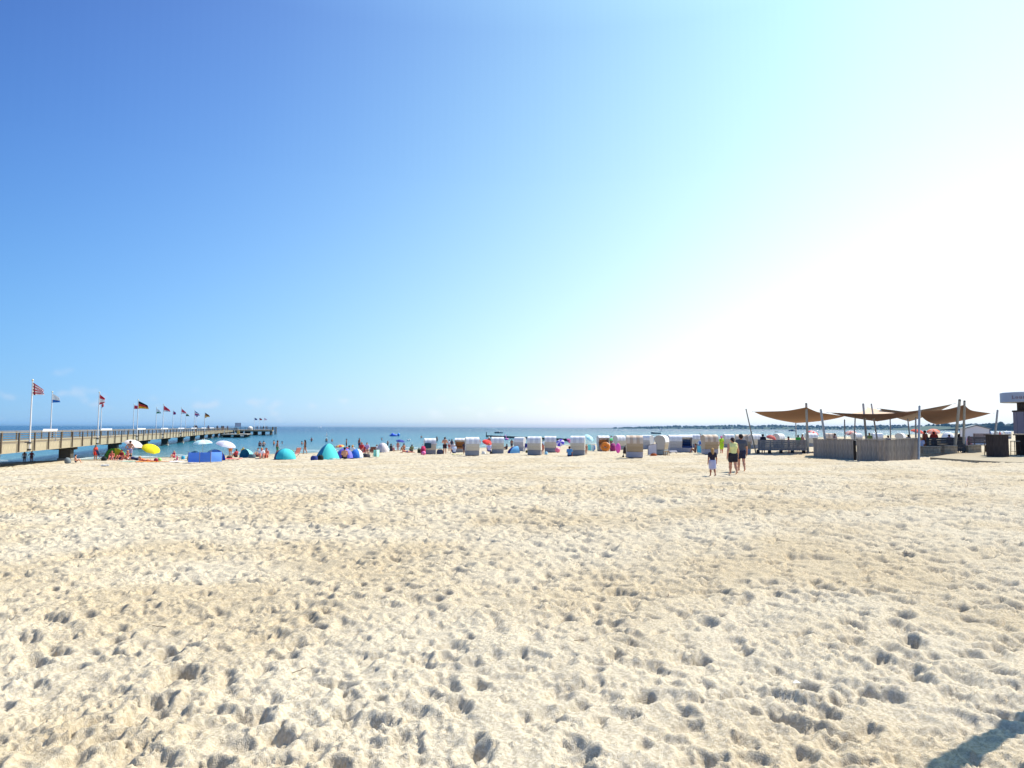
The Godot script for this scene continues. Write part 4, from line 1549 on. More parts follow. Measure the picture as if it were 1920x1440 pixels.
func build_bar() -> void:
	var greys := [rgb(160, 150, 142), rgb(152, 143, 136), rgb(166, 156, 146), rgb(148, 140, 134), rgb(162, 150, 138)]
	# the planked bar enclosure
	var v := [Vector3(22.43, 1.10, -50.91), Vector3(22.46, 1.11, -48.82), Vector3(22.52, 1.15, -45.01), Vector3(22.35, 1.15, -44.40), Vector3(22.43, 1.20, -42.08), Vector3(23.07, 1.21, -42.11), Vector3(26.56, 1.25, -44.73)]
	var o := thing("bar_counter", "many sided bar counter of upright grey weathered planks", "bar counter", v[3])
	for k in v.size() - 1:
		if k == 2: continue
		planked_wall(o, v[k], v[k + 1], 1.30 + 0.03 * (k % 2), greys, 70 + k)
	planked_wall(o, v[0] + Vector3(1.5, 0.1, -3.2), v[0], 1.30, greys, 81)
	planked_wall(o, v[6], v[6] + Vector3(1.3, 0.0, -2.4), 1.30, greys, 82)
	var s := Shape.new()
	s.box(v[2].lerp(v[3], 0.5) - v[3] + Vector3(0, 0.62, -0.12), Vector3(0.16, 1.3, 0.06))
	part("gap_board", s, timber(rgb(52, 48, 46)), o)

	# the long bench whose back is planked lengthwise
	var a: Vector3 = Vector3(21.01, 1.04, -58.50)
	var b: Vector3 = Vector3(25.16, 1.07, -58.50)
	o = thing("lounge_bench", "long low bench with a back of grey horizontal planks", "bench", a)
	var long := a.distance_to(b)
	for k in 6:
		s = Shape.new()
		s.cut_box(Vector3(long / 2, 0.36 + 0.152 * k, 0), Vector3(long - 0.01 * (k % 3), 0.143, 0.03), 0.005)
		part("plank", s, timber(greys[(k * 3) % 5].lerp(rgb(150, 156, 166), 0.5)), o)
	for k in 5:
		s = Shape.new()
		s.box(Vector3(0.12 + (long - 0.24) * k / 4.0, 0.6, -0.05), Vector3(0.09, 1.2, 0.07))
		s.box(Vector3(0.12 + (long - 0.24) * k / 4.0, 0.12, -0.3), Vector3(0.09, 0.46, 0.5))
		part("leg", s, timber(rgb(62, 60, 60)), o)
	for k in 4:
		s = Shape.new()
		s.cut_box(Vector3(long / 2, 0.45, -0.15 - 0.155 * k), Vector3(long, 0.035, 0.145), 0.005)
		part("seat_plank", s, timber(greys[k]), o)

	# poles and sails
	sail_pole("thin grey pole leaning far to the left at the end of the long bench", Vector3(21.59, 1.03, -60.44), Vector3(19.55, 4.78, -57.00), 0.055, rgb(150, 156, 162))
	sail_pole("upright grey pole in front of the right end of the long bench", Vector3(25.61, 1.07, -59.25), Vector3(24.58, 5.28, -57.00), 0.10)
	sail_pole("grey pole leaning left, behind the left corner of the plank counter", Vector3(23.06, 1.11, -50.00), Vector3(22.62, 4.57, -50.00), 0.085)
	sail_pole("short slim pole under the back of the left brown sail", Vector3(28.24, 1.04, -68.00), Vector3(28.24, 3.93, -68.00), 0.06)
	sail_pole("lone short pole behind the counter with nothing tied to it", Vector3(27.22, 1.10, -56.00), Vector3(27.26, 3.91, -56.00), 0.055)
	sail_pole("slim pole under the left part of the middle sail", Vector3(29.91, 1.10, -60.00), Vector3(30.15, 4.24, -60.00), 0.055)
	sail_pole("stout pole whose tip stands above the middle sail, left of two", Vector3(29.61, 1.12, -57.00), Vector3(29.34, 5.27, -57.00), 0.09)
	sail_pole("pole leaning left whose tip stands above the middle sail, right of two", Vector3(30.63, 1.13, -57.00), Vector3(30.02, 5.26, -57.00), 0.065)
	sail_pole("thin dark headed pole under the grey part of the middle sails", Vector3(36.50, 1.12, -66.00), Vector3(36.54, 4.26, -66.00), 0.06)
	sail_pole("thin pole leaning left inside the right part of the counter", Vector3(36.17, 1.15, -62.00), Vector3(35.92, 4.10, -62.00), 0.06)
	sail_pole("pale slim pole just left of the counter's right end", Vector3(35.38, 1.17, -60.00), Vector3(35.46, 4.17, -60.00), 0.07, rgb(205, 208, 212))
	sail_pole("grey pole at the right end of the plank counter", Vector3(25.80, 1.25, -43.51), Vector3(27.17, 4.70, -45.50), 0.072)
	sail_pole("stout pole leaning right before the dark bench backs", Vector3(33.89, 1.28, -52.58), Vector3(32.16, 5.30, -49.00), 0.10)
	sail_pole("upright pole just right of the stout leaning one", Vector3(34.74, 1.29, -52.78), Vector3(33.17, 5.26, -50.00), 0.085)
	sail_pole("pole leaning right between the hut and the kiosk", Vector3(37.89, 1.34, -54.00), Vector3(38.41, 4.70, -54.00), 0.075)
	sail_pole("tall pole beyond the right edge whose shadow lies across the near sand", Vector3(4.08, 1.45, -4.93), Vector3(4.08, 4.9, -4.93), 0.075)
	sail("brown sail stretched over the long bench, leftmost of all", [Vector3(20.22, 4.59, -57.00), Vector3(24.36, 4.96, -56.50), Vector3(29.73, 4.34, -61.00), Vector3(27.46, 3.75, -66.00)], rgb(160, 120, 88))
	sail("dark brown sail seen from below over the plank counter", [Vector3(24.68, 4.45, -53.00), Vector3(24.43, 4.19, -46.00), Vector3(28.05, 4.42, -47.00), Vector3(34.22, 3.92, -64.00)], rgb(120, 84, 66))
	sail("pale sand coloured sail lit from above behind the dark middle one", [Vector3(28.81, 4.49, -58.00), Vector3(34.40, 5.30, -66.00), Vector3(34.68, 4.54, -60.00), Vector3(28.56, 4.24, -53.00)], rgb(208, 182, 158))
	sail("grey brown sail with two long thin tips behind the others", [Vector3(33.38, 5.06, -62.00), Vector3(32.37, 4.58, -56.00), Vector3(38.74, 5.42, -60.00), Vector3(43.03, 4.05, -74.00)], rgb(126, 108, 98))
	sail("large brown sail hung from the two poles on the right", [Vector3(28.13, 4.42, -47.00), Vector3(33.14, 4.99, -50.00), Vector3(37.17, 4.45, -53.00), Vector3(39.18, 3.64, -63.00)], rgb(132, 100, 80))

	# terrace to the right of the counter
	var d := [Vector3(26.22, 1.27, -42.98), Vector3(33.69, 1.29, -51.77), Vector3(36.69, 1.33, -52.96), Vector3(39.08, 1.45, -48.75), Vector3(29.39, 1.45, -35.99), Vector3(26.69, 1.39, -37.30), Vector3(26.25, 1.34, -39.47)]
	s = Shape.new()
	var base_y := 0.0
	for p in d: base_y += p.y / d.size()
	var top := []
	for p in d: top.append(Vector2(p.x, -p.z))
	s.prism(top, 0.3, Transform3D(Basis(Vector3.RIGHT, Vector3.FORWARD, Vector3.UP), Vector3(0, base_y - 0.08, 0)))
	var deck := part("terrace", s, timber(rgb(176, 164, 142)), self)
	deck.set_meta("kind", "structure")
	var y0 := base_y + 0.07
	# low seats
	for spec in [["low wooden seat block beside the counter's right end", 1724, 1757, 50.0, 0.48], ["low wooden seat block left of the stout leaning pole", 1764, 1788, 50.5, 0.52], ["grey wooden seat block right of the upright pole", 1808, 1821, 52.5, 0.50], ["pale wooden seat block with a long bench board on top", 1821, 1833, 53.0, 0.54]]:
		var f: float = spec[3]
		var w: float = (spec[2] - spec[1]) / 1280.0 * f
		var x: float = ((spec[1] + spec[2]) * 0.5 - 960.0) / 1280.0 * f
		o = thing("seat_block", spec[0], "seat", Vector3(x, y0, -f), 0.0, "seat blocks on the terrace")
		var n := 4
		for k in n:
			s = Shape.new()
			s.cut_box(Vector3(0, spec[4] / n * (k + 0.5), 0), Vector3(w, spec[4] / n - 0.008, 0.55), 0.005)
			part("plank", s, timber([rgb(196, 184, 162), rgb(180, 168, 148)][k % 2]), o)
		s = Shape.new()
		s.cut_box(Vector3(0, spec[4] + 0.025, 0.0), Vector3(w + 0.06, 0.05, 0.62), 0.006)
		part("seat_board", s, timber(rgb(206, 198, 182)), o)
	o = thing("terrace_bench", "pale bench board on two legs right of the seat blocks", "bench", Vector3((1840.0 - 960.0) / 1280.0 * 54.0, y0, -54.0))
	s = Shape.new()
	s.cut_box(Vector3(0, 0.53, 0), Vector3(0.75, 0.05, 0.5), 0.006)
	part("seat", s, timber(rgb(182, 172, 152)), o)
	for x in [-0.3, 0.3]:
		s = Shape.new()
		s.box(Vector3(x, 0.25, 0), Vector3(0.08, 0.5, 0.4))
		part("leg", s, timber(rgb(120, 110, 96)), o)
	for spec in [["dark bench back behind the seat block on the left of the terrace", 1735, 1789, 54.0, 0.42, 1.12, rgb(84, 90, 96)], ["dark bench back between the two poles of the large sail", 1789, 1808, 52.0, 0.10, 1.18, rgb(80, 84, 90)], ["low dark bench back right of the upright pole", 1812, 1856, 57.0, 0.62, 1.18, rgb(88, 88, 98)], ["brownish upper bench back in front of the white hut", 1823, 1857, 60.0, 0.95, 1.42, rgb(136, 122, 124)]]:
		var f: float = spec[3]
		var w: float = (spec[2] - spec[1]) / 1280.0 * f
		var x: float = ((spec[1] + spec[2]) * 0.5 - 960.0) / 1280.0 * f
		o = thing("bench_back", spec[0], "bench", Vector3(x, y0, -f), 0.0, "dark bench backs on the terrace")
		var rows := 4
		for k in rows:
			s = Shape.new()
			s.cut_box(Vector3(0, lerpf(spec[4], spec[5], (k + 0.5) / rows), 0), Vector3(w, (spec[5] - spec[4]) / rows - 0.01, 0.04), 0.005)
			part("plank", s, timber(spec[6].lightened(0.05 * (k % 2))), o)
		for e in [-0.42, 0.42]:
			s = Shape.new()
			s.box(Vector3(w * e, spec[5] * 0.5, -0.05), Vector3(0.08, spec[5], 0.06))
			part("post", s, timber(spec[6].darkened(0.2)), o)

	# dark service counter, stools, kiosk
	var kf := 47.5
	var c0: Vector3 = Vector3(31.28, 1.37, -44.03)
	o = thing("service_counter", "dark brown service counter beside the kiosk", "counter", Vector3(c0.x, y0, c0.z))
	s = Shape.new()
	s.cut_box(Vector3(0.14, 0.69, -0.3), Vector3(1.0, 1.38, 0.7), 0.01)
	part("body", s, timber(rgb(74, 66, 64)), o)
	s = Shape.new()
	s.cut_box(Vector3(0.15, 1.41, -0.3), Vector3(1.16, 0.06, 0.85), 0.01)
	part("counter_top", s, timber(rgb(84, 78, 74)), o)
	for spec in [["wooden bar stool left of the dark service counter", 1852.0, 46.6, rgb(120, 98, 78)], ["dark bar stool with a pale seat in front of the kiosk", 1901.0, 46.0, rgb(60, 56, 54)]]:
		o = thing("bar_stool", spec[0], "bar stool", Vector3((spec[1] - 960.0) / 1280.0 * spec[2], y0, -spec[2]), 0.0, "bar stools by the kiosk")
		s = Shape.new()
		s.cut_box(Vector3(0, 0.98, 0), Vector3(0.42, 0.05, 0.42), 0.015)
		part("seat", s, timber(rgb(170, 160, 145)), o)
		for x in [-0.17, 0.17]:
			for z in [-0.17, 0.17]:
				s = Shape.new()
				s.tube(Vector3(x * 1.15, 0, z * 1.15), Vector3(x, 0.96, z), 0.022, 0.022, 6)
				part("leg", s, timber(spec[3]), o)
		s = Shape.new()
		for z in [-0.18, 0.18]: s.tube(Vector3(-0.18, 0.3, z), Vector3(0.18, 0.3, z), 0.014, 0.014, 6)
		part("footrest", s, timber(spec[3]), o)
	var kx := (1937.0 - 960.0) / 1280.0 * kf
	o = thing("kiosk", "round dark kiosk under a grey sign drum lettered Lounge", "kiosk", Vector3(kx, y0 - 0.02, -kf))
	s = Shape.new()
	s.lathe([Vector2(0, 0), Vector2(1.06, 0), Vector2(1.06, 1.38)], 28)
	part("base", s, timber(rgb(50, 44, 42)), o)
	s = Shape.new()
	s.lathe([Vector2(1.2, 1.38), Vector2(1.2, 1.46), Vector2(0, 1.46)], 28)
	part("counter_top", s, timber(rgb(92, 86, 82)), o)
	for k in 14:        # shutters all round
		s = Shape.new()
		var t := TAU * k / 14.0
		s.cut_box(Vector3(0, 2.26, 1.10), Vector3(0.48, 1.55, 0.06), 0.012, Basis())
		var p := part("shutter", s, paint(rgb(132, 130, 148), 0.6), o)
		p.rotation.y = t
	s = Shape.new()
	s.lathe([Vector2(1.2, 3.02), Vector2(1.2, 3.12), Vector2(0.9, 3.12), Vector2(0.9, 3.66)], 28)
	part("upper_wall", s, timber(rgb(84, 72, 66)), o)
	s = Shape.new()
	s.lathe([Vector2(0, 3.67), Vector2(1.84, 3.67), Vector2(1.86, 3.69), Vector2(1.86, 4.34), Vector2(1.78, 4.38), Vector2(0, 4.44)], 48)
	var drum := part("sign_drum", s, paint(rgb(174, 182, 198), 0.5), o)
	var text := "Lounge"
	var font := SystemFont.new()
	font.font_names = PackedStringArray(["Droid Serif"])
	for k in text.length():
		var tm := TextMesh.new()
		tm.text = text[k]
		tm.font = font
		tm.font_size = 32
		tm.pixel_size = 0.0095
		tm.depth = 0.02
		var fi := deg_to_rad(lerpf(-72.0, -36.0, k / 5.0))
		var p := part("letter", tm, paint(rgb(130, 92, 104), 0.6), drum)
		p.transform = Transform3D(Basis(Vector3.UP, fi), Vector3(sin(fi) * 1.87, 3.99, cos(fi) * 1.87))
	s = Shape.new()
	s.cut_box(Vector3(-1.22, 3.44, 0.55), Vector3(0.22, 0.26, 0.24), 0.02, Basis(Vector3.BACK, 0.5))
	s.tube(Vector3(-1.18, 3.53, 0.55), Vector3(-1.12, 3.68, 0.5), 0.03, 0.03, 6)
	part("spot_lamp", s, paint(rgb(36, 34, 38), 0.5), o)

	# the white hut on the sand behind
	var hf := 92.0
	var hx := (1826.0 - 960.0) / 1280.0 * hf
	o = thing("beach_hut", "white beach hut with low grey gable roof behind the terrace", "hut", Vector3(hx, land(hx, -hf), -hf), -24.0)
	s = Shape.new()
	s.prism([Vector2(-1.45, 0), Vector2(1.45, 0), Vector2(1.45, 2.05), Vector2(0, 2.5), Vector2(-1.45, 2.05)], 2.6)
	part("wall", s, paint(rgb(222, 220, 226), 0.7), o)
	for e in [-1.0, 1.0]:
		s = Shape.new()
		s.cut_box(Vector3(e * 0.80, 2.35, 0), Vector3(1.75, 0.06, 2.95), 0.01, Basis(Vector3.BACK, -e * 0.301))
		part("roof", s, paint(rgb(120, 132, 142), 0.7), o)
		for z in [-1.31, 1.31]:
			s = Shape.new()
			s.box(Vector3(e * 1.45, 1.02, z), Vector3(0.10, 2.05, 0.06))
			part("corner_board", s, paint(rgb(104, 118, 148), 0.7), o)
	s = Shape.new()
	s.cut_box(Vector3(1.46, 1.35, 0.1), Vector3(0.06, 0.7, 1.0), 0.01)
	part("hatch", s, paint(rgb(200, 205, 205), 0.6), o)


# ---------------------------------------------------------------- the beach and its visitors
var PALE := Color8(206, 150, 122)
var TAN := Color8(178, 118, 90)
var BROWN := Color8(150, 98, 74)
var FLUSHED := Color8(208, 118, 96)
var DARK := ["hair", Color8(38, 28, 24)]
var DARK_LONG := ["long_hair", Color8(46, 32, 26)]
var BLOND := ["hair", Color8(190, 150, 95)]
var FAIR := ["hair", Color8(130, 95, 62)]


func build_chairs() -> void:
	var cream := rgb(230, 221, 203)
	var foot := rgb(158, 162, 172)
	var white := rgb(236, 236, 238)
	var grey := rgb(214, 214, 220)
	var a := [white, grey, cream, foot, rgb(70, 90, 140)]
	var b := [rgb(226, 206, 186), rgb(196, 172, 150), rgb(198, 172, 138), rgb(196, 192, 204), rgb(150, 130, 110)]
	var c := [white, rgb(228, 228, 232), rgb(205, 205, 212), rgb(180, 184, 200), rgb(24, 62, 128)]
	var d := [white, grey, rgb(200, 196, 198), rgb(196, 186, 176), rgb(205, 130, 60)]
	var list := [
		["beach chair with a dark green towel over its back, farthest left of all", Vector3(-8.48, 0.39, -71.00), 14.0, a],
		["beach chair in the back row half behind its bigger neighbour, brown towel in it", Vector3(-5.93, 0.31, -79.00), 176.0, d],
		["beach chair turned a little left, first of the front row from the left", Vector3(-3.53, 0.67, -61.00), 12.0, a],
		["beach chair right of the red parasol, seen square from behind", Vector3(-1.38, 0.61, -67.00), 2.0, a],
		["white sided beach chair behind the blue beach shelter", Vector3(0.97, 0.44, -80.00), -22.0, [white, white, rgb(214, 212, 218), rgb(190, 190, 200), rgb(150, 150, 160)]],
		["beach chair with white right wing between the navy jacket and a sunburnt visitor", Vector3(2.03, 0.76, -60.50), -10.0, a],
		["smaller beach chair left of the pink ball on the sand", Vector3(3.95, 0.68, -70.00), -3.0, a],
		["beach chair with a visitor in blue sitting against its left corner", Vector3(5.60, 0.85, -58.00), -10.0, a],
		["open fronted beach chair with an orange ring leaning in it", Vector3(9.75, 0.73, -73.00), 188.0, d],
		["beach chair with rounded white hood behind the pink inflatable", Vector3(12.39, 0.70, -79.00), 28.0, a],
		["tan striped beach chair, nearest and largest of them all", Vector3(9.06, 0.99, -50.60), -6.0, b],
		["white beach chair half hidden right of the tan striped one", Vector3(15.85, 0.74, -80.00), -42.0, c],
		["beach chair turned side on with hood arching to the right", Vector3(12.55, 0.96, -57.50), 62.0, [white, white, rgb(206, 188, 160), rgb(150, 165, 172), rgb(120, 120, 130)]],
		["closed white beach chair joined side by side to the navy one", Vector3(15.19, 0.92, -64.00), 4.0, c],
		["white beach chair with navy seat open towards the sand", Vector3(16.24, 0.94, -64.00), 176.0, c],
		["white hood of a beach chair standing behind the navy seated one", Vector3(23.06, 0.78, -86.00), -14.0, a],
		["tan striped beach chair behind the small girl who is walking", Vector3(16.60, 1.01, -57.50), 8.0, b],
		["white hooded beach chair hidden behind the two grown walkers", Vector3(26.58, 0.86, -84.00), 5.0, a],
		["tan beach chair with pale wing right of the walking man", Vector3(19.74, 1.03, -58.50), -12.0, b],
		["white and grey hood over the left end of the long bench", Vector3(26.94, 0.96, -76.00), 20.0, a],
		["broad white hood over the middle of the long bench", Vector3(31.16, 0.98, -80.00), 38.0, a],
		["grey hood in the gap between the long bench and the plank counter", Vector3(36.71, 1.01, -84.00), 12.0, a],
		["dull hood over the counter beside the leaning pole", Vector3(40.06, 1.02, -86.00), -15.0, b],
		["pale hood over the counter's left half", Vector3(46.29, 1.03, -92.00), 24.0, a],
		["greyish hood over the middle of the counter", Vector3(48.02, 1.06, -90.00), -8.0, c],
		["cream hood over the right half of the counter", Vector3(46.50, 1.10, -82.00), 48.0, a],
		["far white hood to the right of the hut", Vector3(106.77, 1.20, -150.00), 10.0, a],
		["far white hood close beside the kiosk", Vector3(108.64, 1.24, -150.00), -12.0, a],
		["small far white hood just right of the leaning pole", Vector3(119.02, 1.13, -170.00), 20.0, a]]
	for k in list.size():
		var q: Array = list[k]
		beach_chair(q[0], q[1], q[2], q[3])


func build_visitors() -> void:
	# the three who walk away from us
	person("small fair haired girl walking, dark top and white skirt", Vector3(8.61, 1.12, -29.42), 1.20, "stride", 2.0, TAN, ["long_hair", rgb(176, 138, 88)], ["tee", rgb(44, 40, 58)], ["skirt", rgb(188, 190, 222)], "", true)
	person("walking woman in pale yellow sleeveless top and dark shorts", Vector3(9.89, 1.12, -30.65), 1.64, "stride", 4.0, PALE, ["bun", rgb(44, 28, 32)], ["tank", rgb(236, 234, 160)], ["shorts", rgb(44, 42, 54)], "", true, 1.16)
	person("walking man in grey shirt and dark shorts, right of the woman in yellow", Vector3(11.00, 1.12, -32.86), 1.78, "stride", -4.0, PALE, ["hair", rgb(40, 30, 30)], ["tee", rgb(84, 88, 100)], ["shorts", rgb(40, 44, 70)], "", true, 1.0)

	# under and beside the pier
	person("dark haired child wading under the pier, left of the pair", Vector3(-44.14, 0.00, -62.16) + Vector3(0, -0.30, 0), 1.15, "stand", 20.0, PALE, DARK_LONG, [], ["brief", rgb(60, 50, 80)])
	person("child in a rust coloured top wading under the pier, right of the pair", Vector3(-43.87, 0.00, -62.69) + Vector3(0, -0.30, 0), 1.15, "akimbo", 10.0, FLUSHED, FAIR, ["tank", rgb(170, 70, 60)], ["brief", rgb(120, 50, 50)])
	person("girl with long dark hair and red shorts standing by the pier column", Vector3(-37.66, 0.06, -62.07), 1.36, "stand", -120.0, TAN, DARK_LONG, ["tank", rgb(214, 74, 62)], ["shorts", rgb(228, 60, 48)])
	person("dark haired child crouching on the sand beside the first column", Vector3(-35.34, 0.16, -55.65), 1.2, "sit", -60.0, PALE, DARK, [], ["brief", rgb(70, 80, 100)])
	person("bare chested man with lilac trunks in front of the pale tilted parasol", Vector3(-35.07, 0.08, -63.00), 1.74, "akimbo", 5.0, PALE, DARK, [], ["shorts", rgb(168, 160, 205)])
	person("person in dark red shirt sitting before the green shelter", Vector3(-34.96, 0.10, -61.42), 1.7, "sit", 160.0, FLUSHED, DARK, ["tee", rgb(150, 46, 46)], ["shorts", rgb(60, 70, 110)])
	person("sunburnt person sitting in the mouth of the green shelter", Vector3(-36.40, 0.07, -62.42), 1.5, "sit", 195.0, FLUSHED, FAIR, [], ["shorts", rgb(196, 150, 160)])
	person("pink skinned person sitting between the red shirt and the man in lilac trunks", Vector3(-34.35, 0.11, -61.27), 1.6, "sit", 150.0, FLUSHED, BLOND, ["band", rgb(230, 200, 205)], ["brief", rgb(230, 200, 205)])
	person("person in navy shirt lying below the yellow parasol", Vector3(-33.36, 0.13, -61.04), 1.65, "lie", 80.0, PALE, DARK, ["tank", rgb(40, 46, 84)], ["shorts", rgb(40, 44, 74)])
	person("sunbather on an orange towel in front of the yellow parasol", Vector3(-29.71, 0.23, -56.04), 1.6, "lie", 100.0, FLUSHED, BLOND, ["band", rgb(214, 120, 60)], ["brief", rgb(214, 120, 60)])
	person("toddler in pink sitting alone by the water right of the yellow parasol", Vector3(-33.18, 0.06, -67.38), 1.25, "sit", 170.0, PALE, BLOND, ["tank", rgb(218, 60, 110)], ["shorts", rgb(214, 60, 104)])
	person("child in magenta crouched on the white towel", Vector3(-27.66, 0.25, -56.69), 0.85, "sit", 120.0, PALE, BLOND, ["tee", rgb(190, 60, 130)], ["shorts", rgb(225, 220, 225)])
	person("person with red shirt bending beside the lilac parasol", Vector3(-26.92, 0.15, -67.00), 1.45, "sit", 60.0, FLUSHED, DARK, ["tee", rgb(190, 70, 75)], ["shorts", rgb(40, 38, 44)])
	person("person in white shirt sitting on the sand right of the teal shelter", Vector3(-22.96, 0.24, -63.00), 1.75, "sit", 200.0, FLUSHED, BLOND, ["tee", rgb(238, 238, 238)], ["shorts", rgb(205, 200, 195)])
	person("sunburnt person with dark hair sitting next to the one in white", Vector3(-22.88, 0.23, -63.93), 1.7, "sit", 185.0, FLUSHED, DARK, [], ["shorts", rgb(170, 70, 60)])
	person("brown bather lying flat between grey bag and the sitters", Vector3(-25.50, 0.15, -68.55), 1.7, "lie", 82.0, BROWN, DARK, [], ["shorts", rgb(110, 50, 44)])
	person("person in pale shirt sitting behind the lying bather", Vector3(-26.29, 0.12, -71.00), 1.5, "sit", 170.0, PALE, DARK, ["tee", rgb(214, 232, 226)], ["shorts", rgb(120, 150, 150)])

	# round the tents in the middle left
	person("bare backed person with dark shorts sitting between turquoise and purple tents", Vector3(-13.72, 0.52, -56.32), 1.75, "sit", 12.0, PALE, DARK, [], ["shorts", rgb(52, 48, 52)])
	person("dark haired person sitting close behind the turquoise pyramid tent", Vector3(-18.19, 0.23, -70.00), 1.7, "sit", 30.0, PALE, DARK, ["tee", rgb(225, 235, 235)], ["shorts", rgb(70, 70, 80)])
	person("person in blue shirt sitting behind the purple shelter", Vector3(-17.08, 0.23, -72.00), 1.8, "sit", 20.0, TAN, DARK, ["tee", rgb(60, 130, 190)], ["shorts", rgb(60, 60, 50)])
	person("person in white shirt sitting left of the blue shelter", Vector3(-16.23, 0.26, -70.00), 1.9, "sit", -20.0, PALE, BLOND, ["tee", rgb(240, 240, 240)], ["shorts", rgb(90, 110, 160)])
	person("person in grey sitting between red chairs and the pale dome", Vector3(-16.96, 0.08, -86.00), 1.6, "sit", 70.0, PALE, FAIR, ["tee", rgb(170, 170, 190)], ["shorts", rgb(90, 90, 110)])
	person("dark clad person sitting right of the pale dome tent", Vector3(-15.47, 0.08, -88.00), 1.75, "sit", -30.0, BROWN, DARK, ["tee", rgb(70, 70, 80)], ["shorts", rgb(60, 62, 80)])
	person("pink skinned bather standing under the small navy parasol", Vector3(-14.95, 0.07, -90.00), 1.2, "stand", 10.0, FLUSHED, DARK, [], ["brief", rgb(190, 120, 110)])
	person("bather sitting right of the navy parasol", Vector3(-14.18, 0.08, -90.00), 1.75, "sit", 40.0, TAN, DARK, [], ["shorts", rgb(90, 80, 70)])

	# among the beach chairs
	person("woman in pink shirt and white shorts standing at the leftmost beach chair", Vector3(-8.20, 0.38, -71.50), 1.58, "akimbo", 15.0, PALE, FAIR, ["tank", rgb(236, 128, 140)], ["shorts", rgb(226, 230, 226)])
	person("tall bare chested man in black trunks, back to us, between two beach chairs", Vector3(-6.83, 0.44, -70.00), 1.76, "phone", 4.0, PALE, DARK, [], ["shorts", rgb(58, 32, 42)])
	person("person in white and blue standing behind the bare chested man's right", Vector3(-7.83, 0.21, -86.00), 1.45, "stand", 40.0, PALE, DARK, ["tee", rgb(205, 212, 230)], ["shorts", rgb(160, 70, 70)])
	person("person in dark vest standing left of the half hidden beach chair", Vector3(-7.35, 0.23, -84.00), 1.5, "stand", -10.0, TAN, DARK, ["tank", rgb(60, 66, 88)], ["shorts", rgb(190, 170, 180)])
	person("person in pale blue shirt sitting low before the half hidden beach chair", Vector3(-6.13, 0.40, -73.00), 1.75, "sit", 30.0, PALE, ["hat", rgb(225, 228, 235)], ["tee", rgb(190, 205, 235)], ["shorts", rgb(60, 74, 116)])
	person("dark dressed person standing between the two overlapping beach chairs", Vector3(-4.54, 0.56, -66.00), 1.2, "stand", 8.0, BROWN, DARK, ["tee", rgb(70, 60, 76)], ["shorts", rgb(80, 50, 60)])
	person("person in lilac shirt sitting under the red parasol", Vector3(-2.64, 0.36, -80.00), 1.75, "sit", 10.0, PALE, BLOND, ["tee", rgb(190, 190, 235)], ["shorts", rgb(60, 62, 140)])
	person("person with white cap standing in the shallows behind the red parasol", Vector3(-3.57, 0.03, -108.00), 1.7, "stand", 10.0, FLUSHED, ["hat", rgb(240, 240, 240)], ["tee", rgb(150, 90, 90)], ["shorts", rgb(90, 80, 90)])
	person("brown bather standing left of the white sided beach chair", Vector3(0.00, 0.23, -94.00), 1.35, "stand", 0.0, BROWN, DARK, [], ["shorts", rgb(60, 50, 64)])
	person("dark haired child lying by the water near the pink flamingo float", Vector3(-0.68, 0.24, -92.00), 1.4, "sit", 60.0, BROWN, DARK, ["tee", rgb(60, 56, 70)], ["shorts", rgb(50, 50, 62)])
	person("sunburnt bather standing between two beach chairs beside a pale blue bag", Vector3(2.78, 0.76, -62.00), 1.0, "stand", 12.0, FLUSHED, FAIR, [], ["shorts", rgb(190, 120, 108)])
	person("person in pale blue shirt standing behind the sunburnt bather", Vector3(3.95, 0.40, -86.00), 1.2, "stand", 20.0, PALE, DARK, ["tee", rgb(205, 222, 240)], ["shorts", rgb(90, 110, 120)])
	person("person in blue shirt sitting in the shadow of a beach chair", Vector3(4.61, 0.87, -54.60), 1.5, "sit", -15.0, TAN, DARK, ["tee", rgb(80, 140, 200)], ["shorts", rgb(30, 36, 84)])
	person("tanned bather standing at the right wing of a beach chair", Vector3(6.52, 0.84, -60.00), 0.92, "stand", 14.0, TAN, FAIR, [], ["shorts", rgb(196, 150, 130)])
	person("person in blue standing among the hoods right of the tan striped chair", Vector3(20.18, 0.55, -98.00), 1.6, "stand", 0.0, PALE, DARK, ["tee", rgb(90, 120, 170)], ["shorts", rgb(225, 232, 240)])
	person("sunbather lying beside the white beach chair with navy seat", Vector3(16.60, 0.97, -62.00), 1.5, "sit", 80.0, TAN, DARK, [], ["brief", rgb(150, 80, 70)])
	person("person in dark red top standing behind a white hood", Vector3(24.21, 0.78, -88.00), 1.75, "stand", 10.0, BROWN, DARK, ["tank", rgb(120, 60, 70)], ["shorts", rgb(90, 60, 70)])
	person("person with pink hat wrapped in a lime green towel", Vector3(18.38, 1.01, -60.00), 1.5, "stand", 20.0, FLUSHED, ["hat", rgb(235, 130, 185)], ["tee", rgb(196, 240, 60)], ["skirt", rgb(196, 240, 60)])
	person("person in dark blue shirt standing left of the leaning thin pole", Vector3(24.22, 0.99, -70.00), 1.55, "stand", -30.0, BROWN, DARK, ["tee", rgb(50, 50, 96)], ["shorts", rgb(110, 64, 60)])
	person("dark haired person with back to us over the left end of the long bench", Vector3(22.20, 1.04, -60.50), 1.66, "stand", 5.0, BROWN, DARK, ["tee", rgb(58, 54, 68)], ["shorts", rgb(60, 60, 70)], "guests of the beach bar")
	person("person in coral shirt leaning on the middle of the long bench", Vector3(24.46, 1.06, -60.50), 1.45, "stand", 60.0, FLUSHED, DARK, ["tee", rgb(235, 80, 70)], ["shorts", rgb(90, 60, 60)], "guests of the beach bar")
